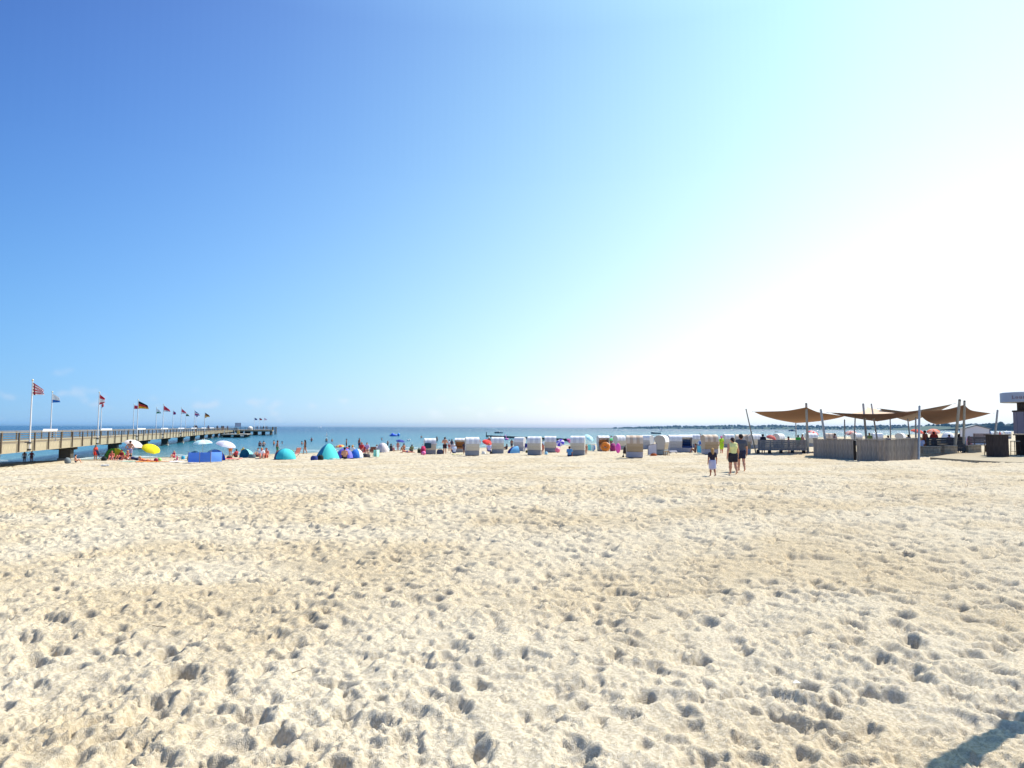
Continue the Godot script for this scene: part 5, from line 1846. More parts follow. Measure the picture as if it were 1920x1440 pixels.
	person("person in bright green shirt standing right of the coral one", Vector3(27.61, 1.05, -66.00), 1.55, "stand", 0.0, TAN, DARK, ["tee", rgb(60, 170, 80)], ["shorts", rgb(60, 120, 70)], "guests of the beach bar")
	person("slim brown person standing between green shirt and upright pole", Vector3(30.57, 1.03, -72.00), 1.6, "stand", 30.0, BROWN, FAIR, ["tank", rgb(150, 110, 110)], ["shorts", rgb(120, 90, 90)])
	person("person in blue behind the counter near the pale slim pole", Vector3(35.93, 1.15, -62.00), 1.55, "stand", 0.0, PALE, DARK, ["tee", rgb(70, 110, 170)], ["shorts", rgb(50, 60, 90)], "guests of the beach bar")
	person("person in royal blue behind the right half of the counter", Vector3(34.09, 1.12, -62.00), 1.5, "stand", -20.0, TAN, DARK, ["tee", rgb(60, 90, 180)], ["shorts", rgb(50, 60, 110)], "guests of the beach bar")
	person("person in green behind the counter left of the leaning thin pole", Vector3(35.54, 1.10, -68.00), 1.72, "stand", 0.0, TAN, FAIR, ["tee", rgb(120, 140, 90)], ["shorts", rgb(80, 90, 70)], "guests of the beach bar")
	person("grey clad person behind the left corner of the counter", Vector3(31.16, 1.07, -66.00), 1.7, "stand", 30.0, TAN, DARK, ["tee", rgb(130, 116, 122)], ["shorts", rgb(80, 76, 84)], "guests of the beach bar")
	person("person in white and navy sitting on the block at the counter's end", Vector3(30.17, 1.23, -50.50) + Vector3(0, 0.15, 0), 1.6, "bench", -20.0, PALE, BLOND, ["tee", rgb(205, 212, 240)], ["shorts", rgb(36, 44, 92)], "guests of the beach bar")
	person("brown skinned guest with dark hair under the large sail, left of the red shirts", Vector3(34.41, 1.21, -57.00) + Vector3(0, 0.1, 0), 1.78, "stand", 15.0, BROWN, DARK, ["tank", rgb(150, 84, 66)], ["shorts", rgb(90, 60, 50)], "guests of the beach bar")
	person("broad guest in brick red shirt bending forward under the large sail", Vector3(35.16, 1.22, -57.00) + Vector3(0, 0.12, 0), 1.66, "phone", -25.0, FLUSHED, DARK, ["tee", rgb(176, 62, 50)], ["shorts", rgb(70, 60, 64)], "guests of the beach bar", false, 1.25)
	person("guest in purple shirt with black hair before the stout leaning pole", Vector3(35.79, 1.26, -56.00) + Vector3(0, 0.05, 0), 1.46, "stand", 0.0, TAN, ["hair", rgb(30, 26, 32)], ["tee", rgb(128, 90, 160)], ["shorts", rgb(60, 50, 80)], "guests of the beach bar")
	person("guest with long black hair between the two poles of the large sail", Vector3(35.94, 1.28, -55.00) + Vector3(0, 0.05, 0), 1.50, "stand", -60.0, BROWN, ["long_hair", rgb(28, 22, 22)], ["tee", rgb(190, 170, 140)], ["shorts", rgb(60, 50, 46)], "guests of the beach bar")
	person("dark haired child in pink looking over the bench before the hut", Vector3(39.09, 1.29, -58.50) + Vector3(0, 0.05, 0), 1.30, "stand", -10.0, PALE, DARK, ["tee", rgb(214, 150, 196)], ["shorts", rgb(120, 90, 120)], "guests of the beach bar")

	# further visitors between the tents and the chairs
	person("person in orange trunks standing by the water right of the windbreak", Vector3(-29.55, 0.06, -72.00), 1.5, "stand", 30.0, TAN, FAIR, [], ["shorts", rgb(225, 130, 60)])
	person("child in yellow shirt standing near the teal shelter", Vector3(-27.42, 0.11, -70.00), 0.95, "akimbo", 10.0, PALE, BLOND, ["tee", rgb(240, 214, 80)], ["shorts", rgb(80, 110, 170)])
	person("bather in green trunks walking along the waterline left of the turquoise dome", Vector3(-24.96, 0.11, -73.00), 1.6, "stride", -60.0, BROWN, DARK, [], ["shorts", rgb(50, 120, 90)])
	person("woman in black swimsuit walking along the waterline above the turquoise dome", Vector3(-23.52, 0.08, -78.00), 1.6, "stride", 80.0, TAN, DARK_LONG, ["tank", rgb(36, 36, 44)], ["brief", rgb(36, 36, 44)])
	person("person in red cap sitting right behind the purple shelter's edge", Vector3(-15.84, 0.31, -66.00), 1.6, "sit", -40.0, FLUSHED, ["hat", rgb(200, 50, 50)], ["tee", rgb(230, 226, 220)], ["shorts", rgb(70, 70, 90)])
	person("person in striking red shirt sitting on the left dark red folding chair", Vector3(-14.80, 0.31, -67.60) + Vector3(0, 0.1, 0), 1.65, "bench", 160.0, FLUSHED, FAIR, ["tee", rgb(214, 60, 66)], ["shorts", rgb(90, 80, 90)])
	person("person in pale violet shirt sitting on the right dark red folding chair", Vector3(-14.70, 0.28, -69.60) + Vector3(0, 0.1, 0), 1.6, "bench", 190.0, PALE, DARK, ["tee", rgb(196, 176, 220)], ["shorts", rgb(110, 70, 90)])
	person("toddler in white standing between the pale dome and the navy parasol", Vector3(-14.47, 0.14, -84.00), 0.85, "stand", 0.0, PALE, BLOND, ["tee", rgb(240, 240, 240)], ["shorts", rgb(200, 110, 130)])
	person("person in olive shirt sitting far left of the crimson bag", Vector3(-12.25, 0.17, -84.00), 1.6, "sit", 30.0, TAN, DARK, ["tee", rgb(110, 116, 80)], ["shorts", rgb(70, 70, 80)])
	person("sunbather lying on the sand left of the crimson bag", Vector3(-12.17, 0.21, -80.00), 1.6, "lie", 85.0, FLUSHED, BLOND, [], ["brief", rgb(60, 80, 150)])
	person("bather in rose swimsuit coming out of the water right of the man in black trunks", Vector3(-4.86, 0.10, -100.00), 1.6, "stride", 160.0, FLUSHED, DARK, ["tank", rgb(226, 110, 140)], ["brief", rgb(226, 110, 140)])
	person("bather in teal trunks standing behind the lone pink ball", Vector3(6.14, 0.27, -98.00), 1.6, "stand", 40.0, TAN, DARK, [], ["shorts", rgb(40, 140, 150)])
	person("person in white shirt standing behind the green parasol", Vector3(14.23, 0.42, -98.00), 1.7, "stand", 0.0, PALE, DARK, ["tee", rgb(240, 242, 244)], ["shorts", rgb(120, 90, 70)])
	person("person in brown shirt standing right of the rounded white hood", Vector3(15.50, 0.55, -92.00), 1.6, "stand", 20.0, TAN, FAIR, ["tee", rgb(150, 104, 80)], ["shorts", rgb(60, 60, 66)])

	# in the water
	var wading := [
		["pair of bathers off the pier, the one on the left", 487, 836.5, 0.75, 1.6], ["pair of bathers off the pier, the one on the right", 494, 837, 0.75, 1.65],
		["lone bather to the right of the pair off the pier", 513.5, 834, 0.8, 1.6], ["low swimmer farther right of the lone bather", 529, 831.5, 1.15, 1.6],
		["distant bather left above the turquoise pyramid tent", 584, 827.5, 0.75, 1.6], ["bather with pale cap above the turquoise pyramid tent", 612, 828, 0.8, 1.65],
		["dark swimmer right above the turquoise pyramid tent", 622.5, 827.5, 1.0, 1.6], ["bather in dark trunks standing knee deep above the purple shelter", 649.5, 836, 0.4, 1.6],
		["slim bather standing in the shallows above the red chairs", 673.5, 838, 0.3, 1.75], ["dark bather in the shallows above the leftmost beach chair", 819, 826, 0.6, 1.7],
		["bather far out to the right of the bathing island", 790, 820, 0.9, 1.6], ["bather chest deep between dome and pyramid tent", 566, 832, 1.0, 1.6], ["swimmer chest deep above the pale dome tent", 716, 824, 1.1, 1.7], ["child splashing in the shallows left of the navy parasol", 727, 834, 0.35, 1.2]]
	for k in wading.size():
		var w: Array = wading[k]
		var at := Vector3.ZERO
		match k:
			0: at = Vector3(-41.03, 0.00, -111.60)
			1: at = Vector3(-39.91, 0.00, -110.18)
			2: at = Vector3(-41.74, 0.00, -120.25)
			3: at = Vector3(-43.62, 0.00, -130.16)
			4: at = Vector3(-44.05, 0.00, -150.68)
			5: at = Vector3(-40.21, 0.00, -148.62)
			6: at = Vector3(-39.80, 0.00, -151.67)
			7: at = Vector3(-27.48, 0.00, -113.90)
			8: at = Vector3(-23.75, 0.00, -106.75)
			9: at = Vector3(-17.50, 0.00, -159.98)
			10: at = Vector3(-27.49, 0.00, -208.14)
			11: at = Vector3(-38.23, 0.00, -124.83)
			12: at = Vector3(-32.29, 0.00, -170.27)
			13: at = Vector3(-21.74, 0.00, -120.14)
		person(w[0], at - Vector3(0, w[3], 0), w[4], ["stand", "akimbo", "stand"][k % 3], 40.0 * k, [FLUSHED, PALE, TAN, BROWN][k % 4], ["hat", rgb(235, 235, 230)] if k == 5 else DARK, [], ["shorts", [rgb(50, 50, 70), rgb(90, 60, 60), rgb(40, 70, 110)][k % 3]], "bathers in the shallow sea")

	# on the pier
	var strollers := ["couple on the pier behind the third lamp, the left one", "couple on the pier behind the third lamp, the right one", "single stroller on the pier near the sixth lamp", "dark dressed stroller on the pier past the small gold flag", "first of three strollers where the pier meets its head", "second of three strollers where the pier meets its head", "third of three strollers where the pier meets its head"]
	var along := [153.0, 159.0, 188.0, 204.0, 224.0, 234.0, 241.0]
	for k in strollers.size():
		person(strollers[k], pier_at(along[k], 1.2 + 0.4 * (k % 3)) + Vector3(0, 1.76, 0), 1.72, "stride" if k % 2 else "stand", 18.0 + 180.0 * (k % 2), [TAN, PALE][k % 2], DARK, ["tee", [rgb(40, 40, 50), rgb(70, 50, 60), rgb(120, 110, 130), rgb(36, 40, 60)][k % 4]], ["shorts", rgb(44, 48, 62)], "strollers on the pier")
	for k in 6:
		person("visitor leaning on the pier head railing, %s from the left" % ["first", "second", "third", "fourth", "fifth", "sixth"][k], [Vector3(-107.62, 1.90, -282.00), Vector3(-105.73, 1.90, -284.00), Vector3(-104.54, 1.90, -285.00), Vector3(-103.80, 1.90, -286.00), Vector3(-103.04, 1.90, -287.00), Vector3(-102.37, 1.90, -287.00)][k], 1.6, "stand", 60.0 * k, TAN, DARK, ["tee", [rgb(40, 44, 60), rgb(90, 60, 70), rgb(50, 70, 100)][k % 3]], ["shorts", rgb(40, 44, 56)], "visitors on the pier head")


func build_things() -> void:
	var s: Shape
	# by the pier
	s = Shape.new()
	rng.seed = 9
	s.ball(Vector3(0, 0.15, 0), Vector3(0.25, 0.34, 0.24), 9, Basis(Vector3.BACK, 0.3))
	single("boulder", s, paint(rgb(120, 130, 136), 0.9), "pale grey boulder at the foot of the nearest pier column", "boulder", Vector3(-35.70, 0.15, -55.20))
	folding_chair("navy folding chair left of the green shelter", Vector3(-37.02, 0.07, -61.91), -40.0, rgb(40, 64, 128))
	bag("black bag beside the navy folding chair", Vector3(-36.29, 0.09, -61.09), 0.0, Vector3(0.5, 0.34, 0.35), rgb(34, 40, 40))
	shelter("green and yellow beach shelter near the second column", Vector3(-38.26, 0.00, -66.41), 180.0, Vector3(2.0, 1.05, 1.1), [rgb(90, 170, 70), rgb(225, 220, 90), rgb(100, 175, 75)], rgb(60, 90, 130))
	parasol("pale tilted parasol behind the bare chested man", Vector3(-36.53, 0.03, -66.00), 0.84, 1.75, [rgb(238, 226, 220), rgb(245, 240, 240)], Vector2(8, -24))
	parasol("bright yellow tilted parasol on the left", Vector3(-32.94, 0.12, -62.50), 0.80, 1.30, [rgb(236, 226, 40), rgb(228, 214, 50)], Vector2(20, -26))
	towel("white crumpled towel alone on the sand before the green shelter", Vector3(-28.64, 0.33, -48.36), 30.0, Vector2(0.5, 0.7), rgb(238, 240, 242), rgb(200, 205, 210))
	towel("orange towel under the sunbather below the yellow parasol", Vector3(-29.38, 0.24, -55.42), 100.0, Vector2(0.8, 1.7), rgb(232, 150, 70), rgb(220, 110, 50))
	towel("green and white towel left of the orange one", Vector3(-31.10, 0.20, -56.35), 85.0, Vector2(0.8, 1.6), rgb(140, 180, 160), rgb(240, 240, 240))
	towel("white towel under the crouched child in magenta", Vector3(-26.78, 0.28, -54.85), 70.0, Vector2(0.7, 0.9), rgb(240, 236, 240), rgb(230, 200, 215))
	towel("peach coloured towel right of the green ball", Vector3(-28.04, 0.25, -55.67), 80.0, Vector2(0.5, 1.0), rgb(240, 190, 150), rgb(230, 170, 130))
	for q in [["wine red ball right of the orange towel", Vector3(-28.95, 0.24, -55.87), 0.17, rgb(150, 40, 66)], ["light green ball next to the wine red one", Vector3(-29.28, 0.22, -57.06), 0.16, rgb(150, 215, 110)]]:
		s = Shape.new()
		s.ball(Vector3(0, q[2], 0), Vector3.ONE * q[2], 14)
		var o := single("beach_ball", s, paint(q[3], 0.35), q[0], "ball", q[1])
		s = Shape.new()
		s.ball(Vector3(0, q[2] * 1.97, 0), Vector3(0.05, 0.012, 0.05), 8)
		part("valve", s, paint(rgb(235, 235, 235), 0.4), o)
	bag("light blue cool bag at the water's edge left of the windbreak", Vector3(-29.69, 0.16, -62.00), 0.0, Vector3(0.34, 0.34, 0.3), rgb(70, 170, 205))
	towel("white narrow towel left of the windbreak", Vector3(-32.59, 0.06, -68.02), 85.0, Vector2(0.6, 1.4), rgb(236, 232, 230), rgb(150, 90, 100))
	parasol("pale cyan parasol behind the blue windbreak, left of two", Vector3(-29.76, 0.12, -66.00), 0.92, 1.75, [rgb(200, 232, 240), rgb(236, 246, 248)], Vector2(4, 3))
	parasol("pale lilac parasol behind the blue dome, right of two", Vector3(-27.60, 0.15, -66.00), 0.95, 1.6, [rgb(205, 205, 222), rgb(224, 226, 236)], Vector2(6, -16))
	shelter("pale blue low shelter half hidden by the windbreak", Vector3(-27.52, 0.21, -60.00), 170.0, Vector3(1.5, 0.8, 0.8), [rgb(70, 150, 205), rgb(160, 210, 235), rgb(80, 160, 210)], rgb(60, 90, 130))
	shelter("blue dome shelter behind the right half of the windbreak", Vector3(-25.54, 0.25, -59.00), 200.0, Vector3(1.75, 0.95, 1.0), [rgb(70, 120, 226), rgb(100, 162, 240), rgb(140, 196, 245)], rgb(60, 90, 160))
	windbreak("blue cloth windbreak standing on the open sand, left of the tents", [Vector3(-25.45, 0.31, -53.97), Vector3(-24.19, 0.35, -53.19), Vector3(-23.49, 0.36, -53.57), Vector3(-23.06, 0.35, -54.62)], 0.80, [rgb(112, 166, 242), rgb(96, 150, 236)])
	towel("long red mat right of the windbreak", Vector3(-24.99, 0.24, -60.97), 84.0, Vector2(0.7, 1.9), rgb(226, 90, 96), rgb(214, 60, 70))
	bag("dark brown bag lying on the red mat", Vector3(-25.72, 0.21, -62.51), 0.0, Vector3(0.55, 0.26, 0.34), rgb(112, 60, 56))
	shelter("teal beach shelter with pale right side behind the sitters", Vector3(-25.83, 0.16, -67.00), 150.0, Vector3(1.5, 0.82, 0.9), [rgb(150, 226, 232), rgb(40, 140, 180), rgb(44, 130, 175)], rgb(60, 110, 140))
	bag("grey bag in front of the teal shelter", Vector3(-24.60, 0.20, -65.00), 0.0, Vector3(0.7, 0.36, 0.4), rgb(86, 110, 124))
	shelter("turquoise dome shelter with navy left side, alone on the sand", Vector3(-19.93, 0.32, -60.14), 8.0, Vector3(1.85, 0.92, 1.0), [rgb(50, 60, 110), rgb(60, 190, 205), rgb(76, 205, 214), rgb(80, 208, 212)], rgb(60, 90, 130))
	folding_chair("pale red folding chair behind the turquoise dome", Vector3(-20.77, 0.24, -66.00), 60.0, rgb(228, 150, 140))
	windbreak("small blue and green windbreak behind the turquoise dome", [Vector3(-22.30, 0.20, -68.00), Vector3(-21.93, 0.20, -68.00), Vector3(-21.98, 0.19, -69.00)], 0.62, [rgb(80, 150, 220), rgb(80, 190, 130)])
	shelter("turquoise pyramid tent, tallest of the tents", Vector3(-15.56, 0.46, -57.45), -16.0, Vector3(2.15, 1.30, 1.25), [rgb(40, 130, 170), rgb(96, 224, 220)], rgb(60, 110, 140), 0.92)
	bag("navy bag at the left foot of the pyramid tent", Vector3(-15.71, 0.51, -54.57), 20.0, Vector3(0.55, 0.36, 0.4), rgb(46, 62, 132))
	bag("black bag between the navy one and the pyramid tent", Vector3(-15.34, 0.51, -55.06), 0.0, Vector3(0.48, 0.40, 0.36), rgb(34, 40, 36))
	towel("striped towel in front of the pyramid tent's right corner", Vector3(-14.27, 0.52, -55.90), 80.0, Vector2(0.5, 1.0), rgb(200, 200, 190), rgb(90, 80, 80))
	shelter("purple beach shelter right of the pyramid tent", Vector3(-14.59, 0.44, -60.00), 20.0, Vector3(1.45, 0.85, 0.9), [rgb(120, 100, 210), rgb(96, 90, 200), rgb(128, 128, 225)], rgb(80, 70, 130))
	parasol("small red and yellow parasol over the purple shelter", Vector3(-16.51, 0.30, -66.00), 0.45, 1.15, [rgb(235, 214, 120), rgb(222, 70, 80)], Vector2(10, 6))
	shelter("blue beach shelter with white flap right of the purple one", Vector3(-13.79, 0.44, -61.00), 10.0, Vector3(1.15, 0.78, 0.8), [rgb(80, 150, 230), rgb(70, 140, 225), rgb(226, 236, 244)], rgb(70, 100, 170))
	folding_chair("dark red folding chair, left of a pair behind the blue shelter", Vector3(-14.89, 0.30, -68.00), 30.0, rgb(150, 44, 66))
	folding_chair("dark red folding chair, right of a pair behind the blue shelter", Vector3(-14.79, 0.28, -70.00), -20.0, rgb(160, 60, 84))
	folding_chair("brown folding chair beside the pale teal screen", Vector3(-13.53, 0.36, -66.00), 40.0, rgb(110, 66, 60))
	bag("large dark grey bag in front of the red folding chairs", Vector3(-13.19, 0.44, -62.00), 0.0, Vector3(0.8, 0.32, 0.4), rgb(74, 72, 82))
	windbreak("pale teal little windbreak in front of the pale dome", [Vector3(-12.69, 0.43, -63.00), Vector3(-12.23, 0.46, -62.00), Vector3(-12.16, 0.44, -63.00)], 0.66, [rgb(180, 236, 226), rgb(190, 240, 232)])
	shelter("pale sand coloured dome tent near the water", Vector3(-15.72, 0.12, -84.00), 30.0, Vector3(1.5, 1.12, 1.0), [rgb(200, 196, 204), rgb(240, 230, 226), rgb(246, 240, 236)], rgb(120, 110, 110))
	parasol("small navy parasol at the water's edge", Vector3(-14.99, 0.05, -92.00), 0.62, 1.45, [rgb(50, 58, 140), rgb(62, 76, 165)], Vector2(6, -8))

	# round the beach chairs
	bag("crimson beach bag standing tall left of the leftmost beach chair", Vector3(-8.91, 0.41, -69.00), 0.0, Vector3(0.5, 0.9, 0.4), rgb(186, 40, 92))
	s = Shape.new()
	s.ball(Vector3(0, 0.2, 0), Vector3(0.22, 0.2, 0.2), 12)
	single("swim_float", s, paint(rgb(245, 120, 180), 0.4), "small pink float in front of the crimson bag", "float", Vector3(-8.60, 0.45, -67.00))
	bag("dark olive bag behind the crimson one", Vector3(-10.53, 0.25, -78.00), 0.0, Vector3(0.4, 0.55, 0.34), rgb(58, 62, 48))
	towel("cream towel spread behind the crimson bag", Vector3(-10.29, 0.26, -78.00) + Vector3(0, 0.4, 0), 80.0, Vector2(0.5, 0.8), rgb(232, 230, 200), rgb(210, 205, 170))
	s = Shape.new()
	s.sheet([[Vector3(-0.34, 0, 0), Vector3(0, 0.01, 0.02), Vector3(0.34, 0, 0)], [Vector3(-0.34, -0.28, 0.05), Vector3(0, -0.3, 0.07), Vector3(0.34, -0.28, 0.05)], [Vector3(-0.33, -0.52, 0.02), Vector3(0, -0.55, 0.05), Vector3(0.33, -0.5, 0.02)]], 0.015)
	single("hanging_towel", s, cloth(rgb(40, 76, 92), 0.2), "dark green towel hanging over the back of the leftmost beach chair", "towel", Vector3(-8.60, 0.39, -70.40) + Vector3(0, 1.16, 0.12))
	bag("slate grey bag left of the bare chested man's feet", Vector3(-7.32, 0.43, -70.00), 0.0, Vector3(0.7, 0.5, 0.5), rgb(80, 84, 104))
	towel("yellowish mat in front of the half hidden beach chair", Vector3(-5.21, 0.54, -66.00), 85.0, Vector2(0.6, 1.0), rgb(226, 220, 160), rgb(200, 196, 120))
	parasol("tilted red parasol among the beach chairs", Vector3(-3.10, 0.29, -84.00), 0.62, 1.35, [rgb(240, 92, 84), rgb(234, 76, 72)], Vector2(28, -16))
	bag("white bag lying on the sand below the red parasol", Vector3(-2.78, 0.56, -68.00), 0.0, Vector3(0.42, 0.24, 0.3), rgb(236, 238, 238))
	bag("black bag against the left foot of a beach chair", Vector3(-1.98, 0.61, -66.00), 0.0, Vector3(0.26, 0.3, 0.26), rgb(40, 40, 46))
	shelter("pop up shelter, navy with light blue inside, opening to the left", Vector3(0.24, 0.63, -68.00), -64.0, Vector3(1.0, 0.72, 1.1), [rgb(40, 52, 140), rgb(36, 46, 128), rgb(120, 186, 230)], rgb(120, 170, 210))
	folding_chair("navy folding chair between two beach chairs", Vector3(1.70, 0.49, -78.00), 10.0, rgb(50, 56, 140))
	bag("little black and yellow bag below the navy folding chair", Vector3(1.55, 0.62, -70.00), 0.0, Vector3(0.26, 0.26, 0.22), rgb(96, 90, 50))
	bag("pale blue bag at the sunburnt bather's feet", Vector3(3.11, 0.76, -62.00), 0.0, Vector3(0.3, 0.26, 0.28), rgb(150, 205, 235))
	s = Shape.new()
	s.ball(Vector3(0, 0.26, 0), Vector3.ONE * 0.26, 16)
	single("beach_ball", s, paint(rgb(245, 128, 160), 0.35), "rose pink beach ball lying alone between beach chairs", "ball", Vector3(4.55, 0.71, -68.00))
	parasol("violet and white parasol tipped towards us", Vector3(6.84, 0.30, -96.00), 0.62, 1.1, [rgb(110, 84, 214), rgb(236, 226, 244)], Vector2(52, 18))
	parasol("rose and plum parasol behind the chair with the visitor in blue", Vector3(8.20, 0.29, -98.00), 0.5, 1.3, [rgb(214, 120, 180), rgb(120, 60, 110)], Vector2(40, -20))
	parasol("pale cyan parasol standing tall right of a beach chair", Vector3(9.03, 0.58, -82.00), 0.62, 1.75, [rgb(190, 236, 245), rgb(226, 246, 250)], Vector2(30, -28))
	bag("bright blue bag under the tall cyan parasol", Vector3(9.50, 0.63, -80.00), 0.0, Vector3(0.55, 0.6, 0.4), rgb(34, 104, 178))
	windbreak("turquoise and white windbreak left of the open fronted chair", [Vector3(8.43, 0.67, -76.00), Vector3(8.55, 0.70, -74.00), Vector3(8.66, 0.73, -72.00)], 0.7, [rgb(140, 226, 226), rgb(225, 242, 244)])
	ring("large orange swim ring leaning against the open fronted beach chair", Vector3(9.64, 0.76, -70.60) + Vector3(0, 0.50, 0), 0.50, 0.19, rgb(236, 140, 48), Vector3(74, 0, 6))
	parasol("small green parasol right of the open fronted chair", Vector3(13.14, 0.53, -90.00), 0.42, 1.3, [rgb(90, 205, 110), rgb(120, 220, 150)], Vector2(16, 10))
	bag("plum coloured beach bag between two white hoods", Vector3(10.62, 0.76, -72.00), 0.0, Vector3(0.6, 0.85, 0.5), rgb(150, 52, 112))
	s = Shape.new()
	s.ball(Vector3(0, 0.48, 0), Vector3(0.24, 0.46, 0.15), 14)
	single("inflatable_float", s, paint(rgb(248, 92, 196), 0.3), "hot pink inflatable standing upright in front of the plum bag", "float", Vector3(9.78, 0.85, -63.00))
	var st := thing("beach_trolley", "dark folded beach trolley leaning at the tan striped chair", "trolley", Vector3(8.56, 0.97, -52.00), 15.0)
	s = Shape.new()
	s.tube(Vector3(-0.14, 0, 0), Vector3(0.16, 0.98, -0.06), 0.025, 0.02, 6)
	s.tube(Vector3(0.12, 0, 0.05), Vector3(0.05, 0.9, -0.02), 0.025, 0.02, 6)
	s.tube(Vector3(0.16, 0.98, -0.06), Vector3(0.24, 1.04, -0.06), 0.02, 0.02, 6)
	part("frame", s, paint(rgb(50, 44, 42), 0.5), st)
	s = Shape.new()
	s.cut_box(Vector3(0.02, 0.52, 0.03), Vector3(0.26, 0.5, 0.14), 0.04, Basis(Vector3.BACK, -0.2))
	part("folded_cloth", s, cloth(rgb(58, 48, 46), 0.1), st)
	for x in [-0.14, 0.14]:
		s = Shape.new()
		s.tube(Vector3(x, 0.07, 0.03), Vector3(x, 0.07, 0.09), 0.08, 0.08, 12)
		part("wheel", s, paint(rgb(40, 38, 38), 0.7), st)
	var bd := thing("folding_screen", "white sun screen with a dark frame before the side on beach chair", "screen", Vector3(11.49, 0.96, -56.00), -24.0)
	s = Shape.new()
	s.sheet([[Vector3(-0.36, 0.04, 0), Vector3(0.36, 0.04, 0)], [Vector3(-0.36, 0.80, -0.03), Vector3(0.36, 0.94, -0.03)]], 0.01)
	part("cloth_panel", s, cloth(rgb(206, 204, 214), 0.5), bd)
	s = Shape.new()
	s.tube(Vector3(-0.36, 0, 0), Vector3(-0.36, 0.84, -0.03), 0.025, 0.025, 6)
	s.tube(Vector3(-0.36, 0.82, -0.03), Vector3(0.36, 0.97, -0.03), 0.02, 0.02, 6)
	s.tube(Vector3(0.36, 0, 0), Vector3(0.36, 0.97, -0.03), 0.015, 0.015, 6)
	part("frame", s, paint(rgb(52, 50, 54), 0.5), bd)
	bag("orange brown crate bag on the sand before the white sun screen", Vector3(11.28, 0.98, -54.50), 0.0, Vector3(0.5, 0.2, 0.3), rgb(176, 92, 48))
	var stool := thing("wooden_stool", "little wooden stool in front of the side on beach chair", "stool", Vector3(12.53, 0.98, -55.50), 20.0)
	s = Shape.new()
	s.cut_box(Vector3(0, 0.34, 0), Vector3(0.42, 0.04, 0.34), 0.008)
	part("seat", s, timber(rgb(196, 160, 120)), stool)
	for x in [-0.16, 0.16]:
		for z in [-0.12, 0.12]:
			s = Shape.new()
			s.box(Vector3(x, 0.16, z), Vector3(0.045, 0.34, 0.045))
			part("leg", s, timber(rgb(176, 140, 104)), stool)
	var fr := thing("footrest", "white footrest pulled out before the closed white beach chair", "footrest", Vector3(14.36, 0.95, -61.00), 6.0)
	s = Shape.new()
	s.cut_box(Vector3(0, 0.16, 0), Vector3(0.62, 0.14, 0.4), 0.02)
	part("pad", s, cloth(rgb(232, 230, 236), 0.2), fr)
	for x in [-0.25, 0.25]:
		s = Shape.new()
		s.box(Vector3(x, 0.05, 0), Vector3(0.05, 0.1, 0.36))
		part("leg", s, timber(rgb(150, 140, 130)), fr)
	windbreak("cyan windbreak with white edge left of the tan chair behind the girl", [Vector3(16.77, 0.97, -62.00), Vector3(16.78, 0.98, -61.00), Vector3(16.74, 1.00, -60.00)], 0.66, [rgb(120, 206, 230), rgb(96, 196, 222)])
	parasol("folded looking blue parasol behind the cyan windbreak", Vector3(19.31, 0.92, -70.00), 0.32, 1.05, [rgb(60, 110, 190), rgb(210, 226, 240)], Vector2(20, 14), 0.7)
	bag("teal and white bag hanging low right of the tan chair", Vector3(21.45, 1.02, -62.00), 0.0, Vector3(0.36, 0.6, 0.3), rgb(110, 196, 196))
	parasol("coral parasol behind the long bench, left of the broad hood", Vector3(29.47, 0.97, -78.00), 0.6, 1.5, [rgb(214, 130, 118), rgb(196, 96, 92)], Vector2(10, -14), 0.5)
	parasol("red and white parasol between the long bench and the counter", Vector3(41.67, 0.96, -95.00), 0.72, 1.95, [rgb(232, 70, 80), rgb(244, 236, 232)], Vector2(24, -10))
	parasol("faded red parasol over the left half of the counter", Vector3(48.55, 1.01, -98.00), 0.85, 1.9, [rgb(206, 140, 132), rgb(225, 205, 196)], Vector2(12, 10))
	parasol("orange red parasol left above the red shirts", Vector3(54.39, 1.10, -92.00), 0.85, 2.1, [rgb(226, 110, 84), rgb(214, 92, 72)], Vector2(14, -8))
	parasol("salmon parasol right above the brick red shirt", Vector3(55.45, 1.12, -90.00), 0.80, 2.1, [rgb(232, 132, 100), rgb(240, 196, 178)], Vector2(20, 12))
	shelter("white beach tent left of the hut, over the bench backs", Vector3(70.42, 1.11, -110.00), 10.0, Vector3(2.6, 1.7, 1.5), [rgb(232, 232, 234), rgb(240, 240, 240)], rgb(160, 160, 160))
	shelter("light blue tall tent right of the hut by the leaning pole", Vector3(78.33, 1.23, -112.00), 20.0, Vector3(1.2, 2.1, 1.0), [rgb(170, 196, 226), rgb(225, 235, 245)], rgb(130, 140, 160), 0.92)
	person("distant person in red walking beside the far white hoods", Vector3(85.60, 1.25, -120.00), 1.7, "stride", 30.0, TAN, DARK, ["tee", rgb(190, 90, 90)], ["shorts", rgb(90, 90, 100)])

	# out on the water
	var ga: Vector3 = Vector3(-8.72, 0.00, -235.36)
	var gb: Vector3 = Vector3(15.38, 0.00, -161.21)
	var gr := thing("groyne", "low black timber groyne running out into the sea behind the beach chairs", "groyne", ga)
	var d := gb - ga
	var turn := Basis(Vector3.UP, atan2(-d.z, d.x))
	s = Shape.new()
	s.box(Vector3.ZERO, Vector3(d.length(), 0.5, 0.35))
	var beam := part("beam", s, timber(rgb(40, 42, 46)), gr)
	beam.transform = Transform3D(turn, d * 0.5 + Vector3(0, 0.32, 0))
	var gp := Shape.new()
	gp.tube(Vector3(0, -1.5, 0), Vector3(0, 0.62, 0), 0.16, 0.15, 8)
	var gm := gp.mesh()
	for k in 24: part("pile", gm, timber(rgb(46, 46, 48)), gr).position = d * (k / 23.0)
	s = Shape.new()
	s.tube(Vector3(0, -1, 0), Vector3(0, 1.7, 0), 0.14, 0.12, 8)
	part("marker_post", s, timber(rgb(50, 54, 60)), gr)
